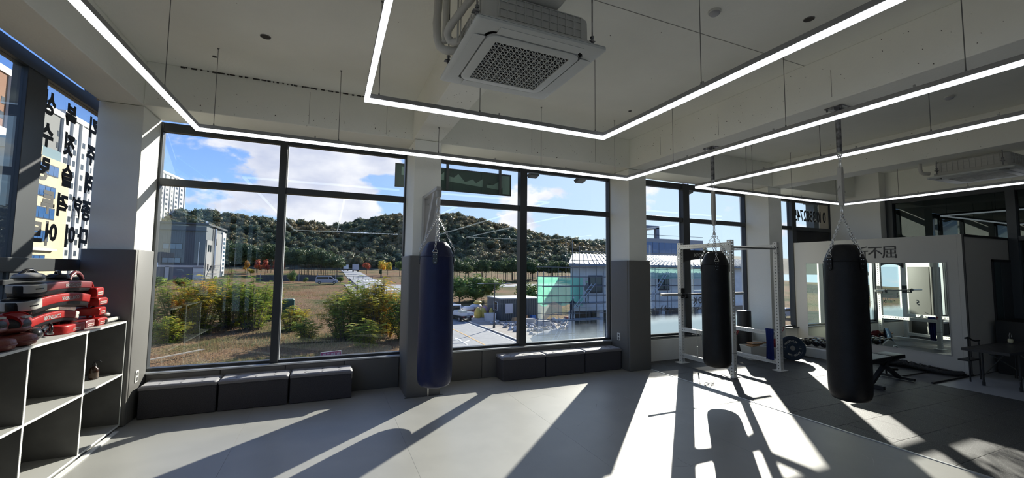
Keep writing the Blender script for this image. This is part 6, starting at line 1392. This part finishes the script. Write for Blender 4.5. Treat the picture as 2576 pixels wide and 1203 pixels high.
# graffiti tags on the raw wall
# scaffolding in front
sf = thing('scaffolding', 'steel tube scaffolding standing around the unfinished house', 'scaffolding', (24, 29, -4.9))
tube_m = mat('scaffold_tube', (.15, .155, .16), .45, metal=.5)
xs_ = [15.3, 16.6, 17.9, 19.2, 20.9, 22.2, 23.6, 25.0, 26.4, 27.8, 29.2, 30.6, 32.0, 33.4, 34.8, 36.2]
for i, x in enumerate(xs_):
    for y in (29.0, 30.0):
        ht = (1.9 if x > 19 else 1.2)+(i*7 % 5)*.15+(0 if x > 19.3 else .3); ht = {17.9: 4.0, 19.2: 3.6}.get(x, ht)
        MB().cyl((x, y, -4.9), (x, y, ht), .028, n=6).build('standard_tube', tube_m, sf)
for k_, z in enumerate((-3.6, -2.4, -1.9, -1.1, -.5, .25, 1.0, 1.75)):
    for y in (29.0, 30.0): MB().cyl((15.2, y, z+.01*k_), (36.4 if k_ % 3 else 33, y, z), .025, n=6).build('ledger_tube', tube_m, sf)
for z in (2.4, 3.1): MB().cyl((17.8, 29, z), (20.9, 29, z), .025, n=6).build('ledger_tube', tube_m, sf)
MB().cyl((20.9, 29, 1.6), (20.9, 29, 3.3), .025, n=6).cyl((22.2, 29, 1.6), (22.2, 29, 3.4), .025, n=6).build('standard_tube', tube_m, sf)
def ladder(a, b, w_=.35):
    a = Vector(a); b = Vector(b); s_ = Vector((w_, 0, 0)); t = MB().cyl(a, b, .03, n=6).cyl(a+s_, b+s_, .03, n=6).build('ladder', mat('ladder_alu', (.40, .42, .42), .4, metal=.6), sf); mb = MB(); n_ = int((b-a).length/.38)
    for i in range(n_): p_ = a.lerp(b, (i+.5)/n_); mb.cyl(p_, p_+s_, .02, n=5)
    mb.build('rung', mat('ladder_alu', (.40, .42, .42), .4, metal=.6), t)
ladder((17.9, 28.8, -1.4), (19.6, 28.8, .5)); ladder((25.2, 28.8, -1.2), (27.4, 28.8, 1.5)); ladder((15.5, 28.8, -4.6), (17.0, 28.8, -2.3))
def netting(pts, label, m_):
    mb = MB(); n_ = 22; m2 = 8; rows = []
    for j in range(m2+1):
        rowp = []
        for i in range(n_+1):
            u, v_ = i/n_, j/m2; a = Vector(pts[0]).lerp(Vector(pts[1]), u); b = Vector(pts[3]).lerp(Vector(pts[2]), u); q = a.lerp(b, v_)
            rowp.append((q.x, q.y+.10*noise.noise(Vector((q.x*1.3, q.z*1.5, 0))), q.z+(.35*noise.noise(Vector((q.x*1.1, 5, 0))) if j == 0 else 0)))
        rows.append(rowp)
    k_ = n_+1; mb.add([p_ for r_ in rows for p_ in r_], [(j*k_+i, j*k_+i+1, (j+1)*k_+i+1, (j+1)*k_+i) for j in range(m2) for i in range(n_)])
    o = mb.build('safety_net', m_, None, smooth=60); tag(o, label, 'net'); return o
netm = bpy.data.materials.new('green_net'); netm.use_nodes = True
def net_nodes(m, c, fac):
    nt = m.node_tree; b = nt.nodes['Principled BSDF']; b.inputs['Base Color'].default_value = (*c, 1); b.inputs['Roughness'].default_value = .8; N = nt.nodes.new; L = nt.links.new
    tl = N('ShaderNodeBsdfTranslucent'); tl.inputs[0].default_value = (*c, 1); m1 = N('ShaderNodeMixShader'); m1.inputs[0].default_value = .6; L(b.outputs[0], m1.inputs[1]); L(tl.outputs[0], m1.inputs[2])
    tr = N('ShaderNodeBsdfTransparent'); m2 = N('ShaderNodeMixShader'); m2.inputs[0].default_value = fac; L(m1.outputs[0], m2.inputs[1]); L(tr.outputs[0], m2.inputs[2]); L(m2.outputs[0], nt.nodes['Material Output'].inputs[0])
net_nodes(netm, (.30, .88, .62), .28)
netw = bpy.data.materials.new('pale_net'); netw.use_nodes = True; net_nodes(netw, (.40, .46, .44), .45)
netting([(15.3, 30.1, -1.1), (19.6, 30.1, -1.3), (19.6, 30.1, .95), (15.3, 30.1, 1.05)], 'bright green safety net hung on the left part of the scaffolding', netm)
netting([(15.35, 30.1, -2.3), (17.6, 30.1, -2.0), (17.6, 30.1, -1.0), (15.35, 30.1, -1.0)], 'pale grey safety net hanging below the bright green one', netw)
nete = bpy.data.materials.new('faded_green_net'); nete.use_nodes = True; net_nodes(nete, (.45, .80, .68), .5)
netting([(22.8, 28.9, .9), (36, 28.9, .9), (36, 28.9, 1.8), (22.8, 28.9, 1.8)], 'thin pale green safety net stretched along the eave of the house', nete)
pl_ = MB().box(16.6, 20.9, 29.0, 30.0, -2.45, -2.38).build('deck', mat('deck_steel', (.30, .31, .31), .6), sf)
# two workers on the scaffold (tiny in the photograph)
def worker(x, y, z, label, lean, cl, hat):
    vs = [(0, 0, .92), (0, 0, 1.15), (0+lean*.1, -.02, 1.40), (lean*.14, -.03, 1.52), (lean*.16, -.05, 1.66), (-.18+lean*.1, -.02, 1.38), (-.26+lean*.2, -.12, 1.12), (-.20+lean*.35, -.28, .98), (.18+lean*.1, -.02, 1.38), (.27+lean*.2, -.12, 1.12), (.22+lean*.35, -.28, 1.02), (-.09, 0, .88), (-.11, -.03, .47), (-.12, 0, .06), (-.12, -.12, .03), (.09, 0, .88), (.11, -.05, .47), (.12, 0, .06), (.12, -.12, .03)]
    es = [(0, 1), (1, 2), (2, 3), (3, 4), (2, 5), (5, 6), (6, 7), (2, 8), (8, 9), (9, 10), (0, 11), (11, 12), (12, 13), (13, 14), (0, 15), (15, 16), (16, 17), (17, 18)]
    ra = [.14, .14, .17, .06, .095, .075, .055, .04, .075, .055, .04, .10, .07, .05, .045, .10, .07, .05, .045]
    t = thing('person', label, 'person', (x, y, z)); me_ = bpy.data.meshes.new('body'); me_.from_pydata(vs, es, []); o = bpy.data.objects.new('body', me_); COL.objects.link(o); o.parent = t; me_.materials.append(cl)
    o.modifiers.new('skin', 'SKIN'); sv = me_.skin_vertices[0].data
    for i_, q in enumerate(ra): sv[i_].radius = (q, q*.8)
    sv[0].use_root = True; s_ = o.modifiers.new('sub', 'SUBSURF'); s_.levels = 1; s_.render_levels = 1
    MB().lathe((lean*.16, -.05, 1.70), [(.125, -.01), (.12, .03), (.09, .08), (.03, .105)], 14).build('helmet', hat, t, local=True, smooth=60)
worker(18.15, 29.5, -2.38, 'worker in dark clothes bending forward on the scaffold platform', .6, mat('work_dark', (.03, .035, .05), .9), linew)
worker(19.6, 29.5, -1.1, 'worker in pale vest standing on the scaffold behind the green net', -.2, mat('work_grey', (.15, .16, .15), .9), mat('helmet_green', (.25, .45, .2), .5))
MB().box(18.9, 20.9, 29.0, 30.0, -1.17, -1.10).build('deck', mat('deck_steel', (.30, .31, .31), .6), sf)
sc2 = thing('sand_cone', 'heap of grey rubble under a sheet at the foot of the scaffolding', 'rubble', (18.5, 32.5, -4.9))
mb = MB(); v_, f_ = crown_mesh(3, I3, .25, .5, 2); mb.add([(p_[0]*2.2, p_[1]*1.6, max(-.05, p_[2]*2.2+.2)) for p_ in v_], f_); mb.build('heap', mat('rubble_grey', (.32, .32, .32), .9, bump=1, bscale=6), sc2, local=True, smooth=60); sc2.name = 'rubble_heap'
# ---- site office, bags, debris
so = thing('site_office', 'dark grey container site office with a notice on its side', 'container', (22.3, 52, -4.9))
cm_ = mat('container_grey', (.07, .085, .095), .6)
MB().box(19.95, 25.6, 49.3, 54.2, -4.85, -2.15).build('container_wall', cm_, so); MB().box(19.85, 25.7, 49.2, 54.3, -2.2, -2.08).build('roof', mat('container_roof', (.42, .42, .41), .7), so)
mb = MB()
for i in range(19): mb.box(20.0+i*.3, 20.12+i*.3, 49.24, 49.3, -4.8, -2.2)
mb.build('corrugation', cm_, so); MB().box(20.55, 21.55, 49.19, 49.24, -4.0, -2.75).build('notice', mat('notice_white', (.50, .50, .55), .7), so)
MB().box(19.9, 19.95, 50.3, 51.7, -3.7, -2.6).build('window', linew, so); MB().box(19.88, 19.9, 50.45, 51.55, -3.6, -2.7).build('pane', carglass, so)
def blob(name, cat, x, y, z, sx, sy_, sz, m_, label, seed, grp=None):
    o = MB(); v_, f_ = crown_mesh(seed, I2, .22, 1, 1.8); o.add([(p_[0]*sx, p_[1]*sy_, max(-.8, p_[2])*sz+sz*.8) for p_ in v_], f_); o = o.build(name, m_, local=True, smooth=60); o.location = (x, y, z); tag(o, label, cat, grp)
yb = mat('bag_yellow', (.50, .38, .08), .6); pk = mat('bag_pink', (.42, .25, .25), .7); wb = mat('bag_white', (.55, .56, .58), .7)
for i, (x, y, z, a, b, c_, m_, l) in enumerate(((16.9, 53.8, -4.85, .9, .6, .55, pk, 'dusty pink dump bag at the left end of the bag heap, lower'), (17.2, 54.0, -4.0, .9, .6, .40, wb, 'pale dump bag lying on the pink one at the left'), (18.2, 54.5, -4.85, .8, .7, .6, pk, 'dusty pink dump bag in the middle of the heap'), (18.4, 54.4, -3.75, .9, .6, .35, wb, 'white rolled sheet on the top of the bag heap'), (18.6, 54.3, -3.15, .6, .5, .25, yb, 'yellow bag on the very top of the bag heap'), (17.7, 51.6, -4.85, .45, .45, .85, yb, 'upright yellow rubbish bag in front, left one'), (18.5, 51.8, -4.85, .45, .45, .8, yb, 'upright yellow rubbish bag in front, right one'), (19.3, 53.2, -4.85, .5, .6, .9, pk, 'pink dump bag beside the site office wall'), (19.35, 51.0, -4.85, .3, .3, .8, yb, 'narrow yellow bag against the site office'), (15.9, 53.0, -4.85, .35, .3, .35, yb, 'small yellow bag at the far left of the heap'))):
    blob('dump_bag', 'bag', x, y, z, a, b, c_, m_, l, i*1.3, None)
cr2 = thing('white_crate', 'white open plastic crate beside the lamp post', 'crate', (18.3, 48.7, -4.76)); MB().loft([[(sx*.62*f, sy_*.5*f, z) for sx, sy_ in ((-1, -1), (1, -1), (1, 1), (-1, 1))] for f, z in ((.85, 0), (1, .95), (.93, .95), (.8, .08))]).build('crate_body', wb, cr2, local=True)
deb = [('cardboard_box', 'box', 21.3, 47.8, .45, .3, .55, (.35, .22, .11), 'tilted brown cardboard piece left of the grey stone', .3), ('cardboard_box', 'box', 22.9, 48.4, .4, .3, .7, (.36, .20, .10), 'upright brown cardboard box by the site office', 0), ('blue_drum', 'drum', 24.0, 48.3, .35, .35, .7, (.03, .10, .30), 'blue plastic drum beside the site office', 0), ('stone_block', 'stone', 21.2, 44.2, 1.0, .55, .85, (.36, .36, .36), 'pale concrete block leaning on the yard slab', .2), ('stone_block', 'stone', 22.6, 43.0, .8, .6, .7, (.42, .43, .43), 'pale concrete block right of the leaning one', -.2), ('red_bricks', 'bricks', 28.4, 47.0, .5, .4, .5, (.22, .07, .05), 'small stack of red bricks right of the centre mullion', 0), ('white_sheet', 'sheet', 27.0, 42.0, 1.6, .6, .35, (.62, .62, .60), 'white sheet bundle right of the centre mullion', 0)]
for nm, cat, x, y, a, b, c_, col, l, rz in deb:
    t = thing(nm, l, cat, (x, y, -4.76 if y < 48 and x < 19.9 else -4.88), rz)
    MB().loft([[(-a, -b, 0), (a, -b, 0), (a, b, 0), (-a, b, 0)], [(-a*.8, -b*.7, c_), (a*.85, -b*.7, c_), (a*.8, b*.8, c_*.9), (-a*.75, b*.8, c_*.95)]]).build('body_block', mat('m_'+nm+str(int(x)), col, .8, bump=.4, bscale=6), t, local=True, bevel=.03)
r = random.Random(31); mb = MB()
for i in range(420):
    x = r.uniform(17.5, 30); y = r.uniform(33, 47); s_ = r.uniform(.06, .32); v_, f_ = crown_mesh(i*.37, I1, .5, .7, 1.5); mb.add([(p_[0]*s_+x, p_[1]*s_+y, p_[2]*s_-4.72+s_*.3) for p_ in v_], f_)
tag(mb.build('rubble', mat('rubble_pale', (.45, .46, .48), .9, col2=(.2, .2, .21), scale=1.5)), 'pale broken rubble strewn over the building site', 'rubble', kind='stuff')
t = thing('parked_car', 'silver car parked beyond the site seen in the far windows', 'car', (60, 40, -4.9)); MB().prism([(-2.1, .3), (2.1, .3), (2.1, .8), (1.2, .95), (.6, 1.4), (-.9, 1.4), (-1.6, .95), (-2.1, .85)], 'y', -.85, .85).build('body', carsil, t, local=True, bevel=.06); wheels(t, [(-1.3, -.8), (1.3, -.8), (-1.3, .8), (1.3, .8)], ax='y'); t.name = 'car'
MB().prism([(-1.3, .95), (1.0, .95), (.5, 1.32), (-.85, 1.32)], 'y', -.87, .87).build('side_window', carglass, t, local=True)
# ---- hanging shop sign seen from behind, flood lamps over the windows
hs = thing('hanging_sign', 'dark green shop signboard seen from behind, hung outside the window', 'sign', (1.95, 6.95, 2.97))
MB().box(.93, 2.96, 6.92, 6.98, 2.97, 3.345).build('sign_case', mat('sign_green', (.018, .055, .045), .4), hs); MB().box(.92, 2.97, 6.905, 6.92, 2.96, 2.975).box(.92, 2.97, 6.905, 6.92, 3.335, 3.35).box(2.955, 2.97, 6.905, 6.92, 2.96, 3.35).box(.92, .935, 6.905, 6.92, 2.96, 3.35).build('sign_rim', frame_m, hs)
pg = mat('sign_pale_green', (.22, .34, .28), .6)
for poly in ([(1.02, 3.16), (1.07, 3.16), (1.07, 3.30), (1.02, 3.30)], [(1.40, 3.19), (1.44, 3.19), (1.44, 3.25), (1.40, 3.25)], [(1.47, 3.17), (1.73, 3.14), (1.73, 3.28), (1.68, 3.23), (1.60, 3.28), (1.53, 3.24), (1.47, 3.30)], [(1.79, 3.13), (2.42, 3.08), (2.42, 3.22), (2.30, 3.14), (2.24, 3.20), (2.10, 3.14), (1.98, 3.27), (1.90, 3.20), (1.79, 3.22)], [(2.50, 3.08), (2.72, 3.06), (2.72, 3.20), (2.62, 3.13), (2.50, 3.13)], [(2.80, 2.99), (2.94, 2.99), (2.94, 3.32), (2.74, 3.32), (2.74, 3.05), (2.80, 3.10)]):
    MB().prism(poly, 'y', 6.906, 6.921).build('letter_back', pg, hs)
for x in (1.78, 2.74): MB().box(x-.02, x+.02, 6.86, 6.905, 2.98, 3.66).box(x-.02, x+.02, 6.44, 6.905, 3.62, 3.66).build('hanger', frame_m, hs)
for x, l in ((3.35, 'left'), (4.35, 'second'), (5.35, 'third'), (7.1, 'right')):
    t = thing('flood_lamp', 'small dark flood lamp under the outer fascia, %s one' % l, 'lamp', (x, 6.75, 3.30)); MB().box(x-.015, x+.015, 6.44, 6.78, 3.735, 3.76).cyl((x, 6.76, 3.40), (x, 6.76, 3.75), .01, n=6).build('arm', frame_m, t); MB().loft([[(x-.10, 6.68, 3.40), (x+.10, 6.68, 3.40), (x+.10, 6.84, 3.36), (x-.10, 6.84, 3.36)], [(x-.08, 6.70, 3.34), (x+.08, 6.70, 3.34), (x+.08, 6.82, 3.31), (x-.08, 6.82, 3.31)]]).build('lamp_head', frame_m, t)
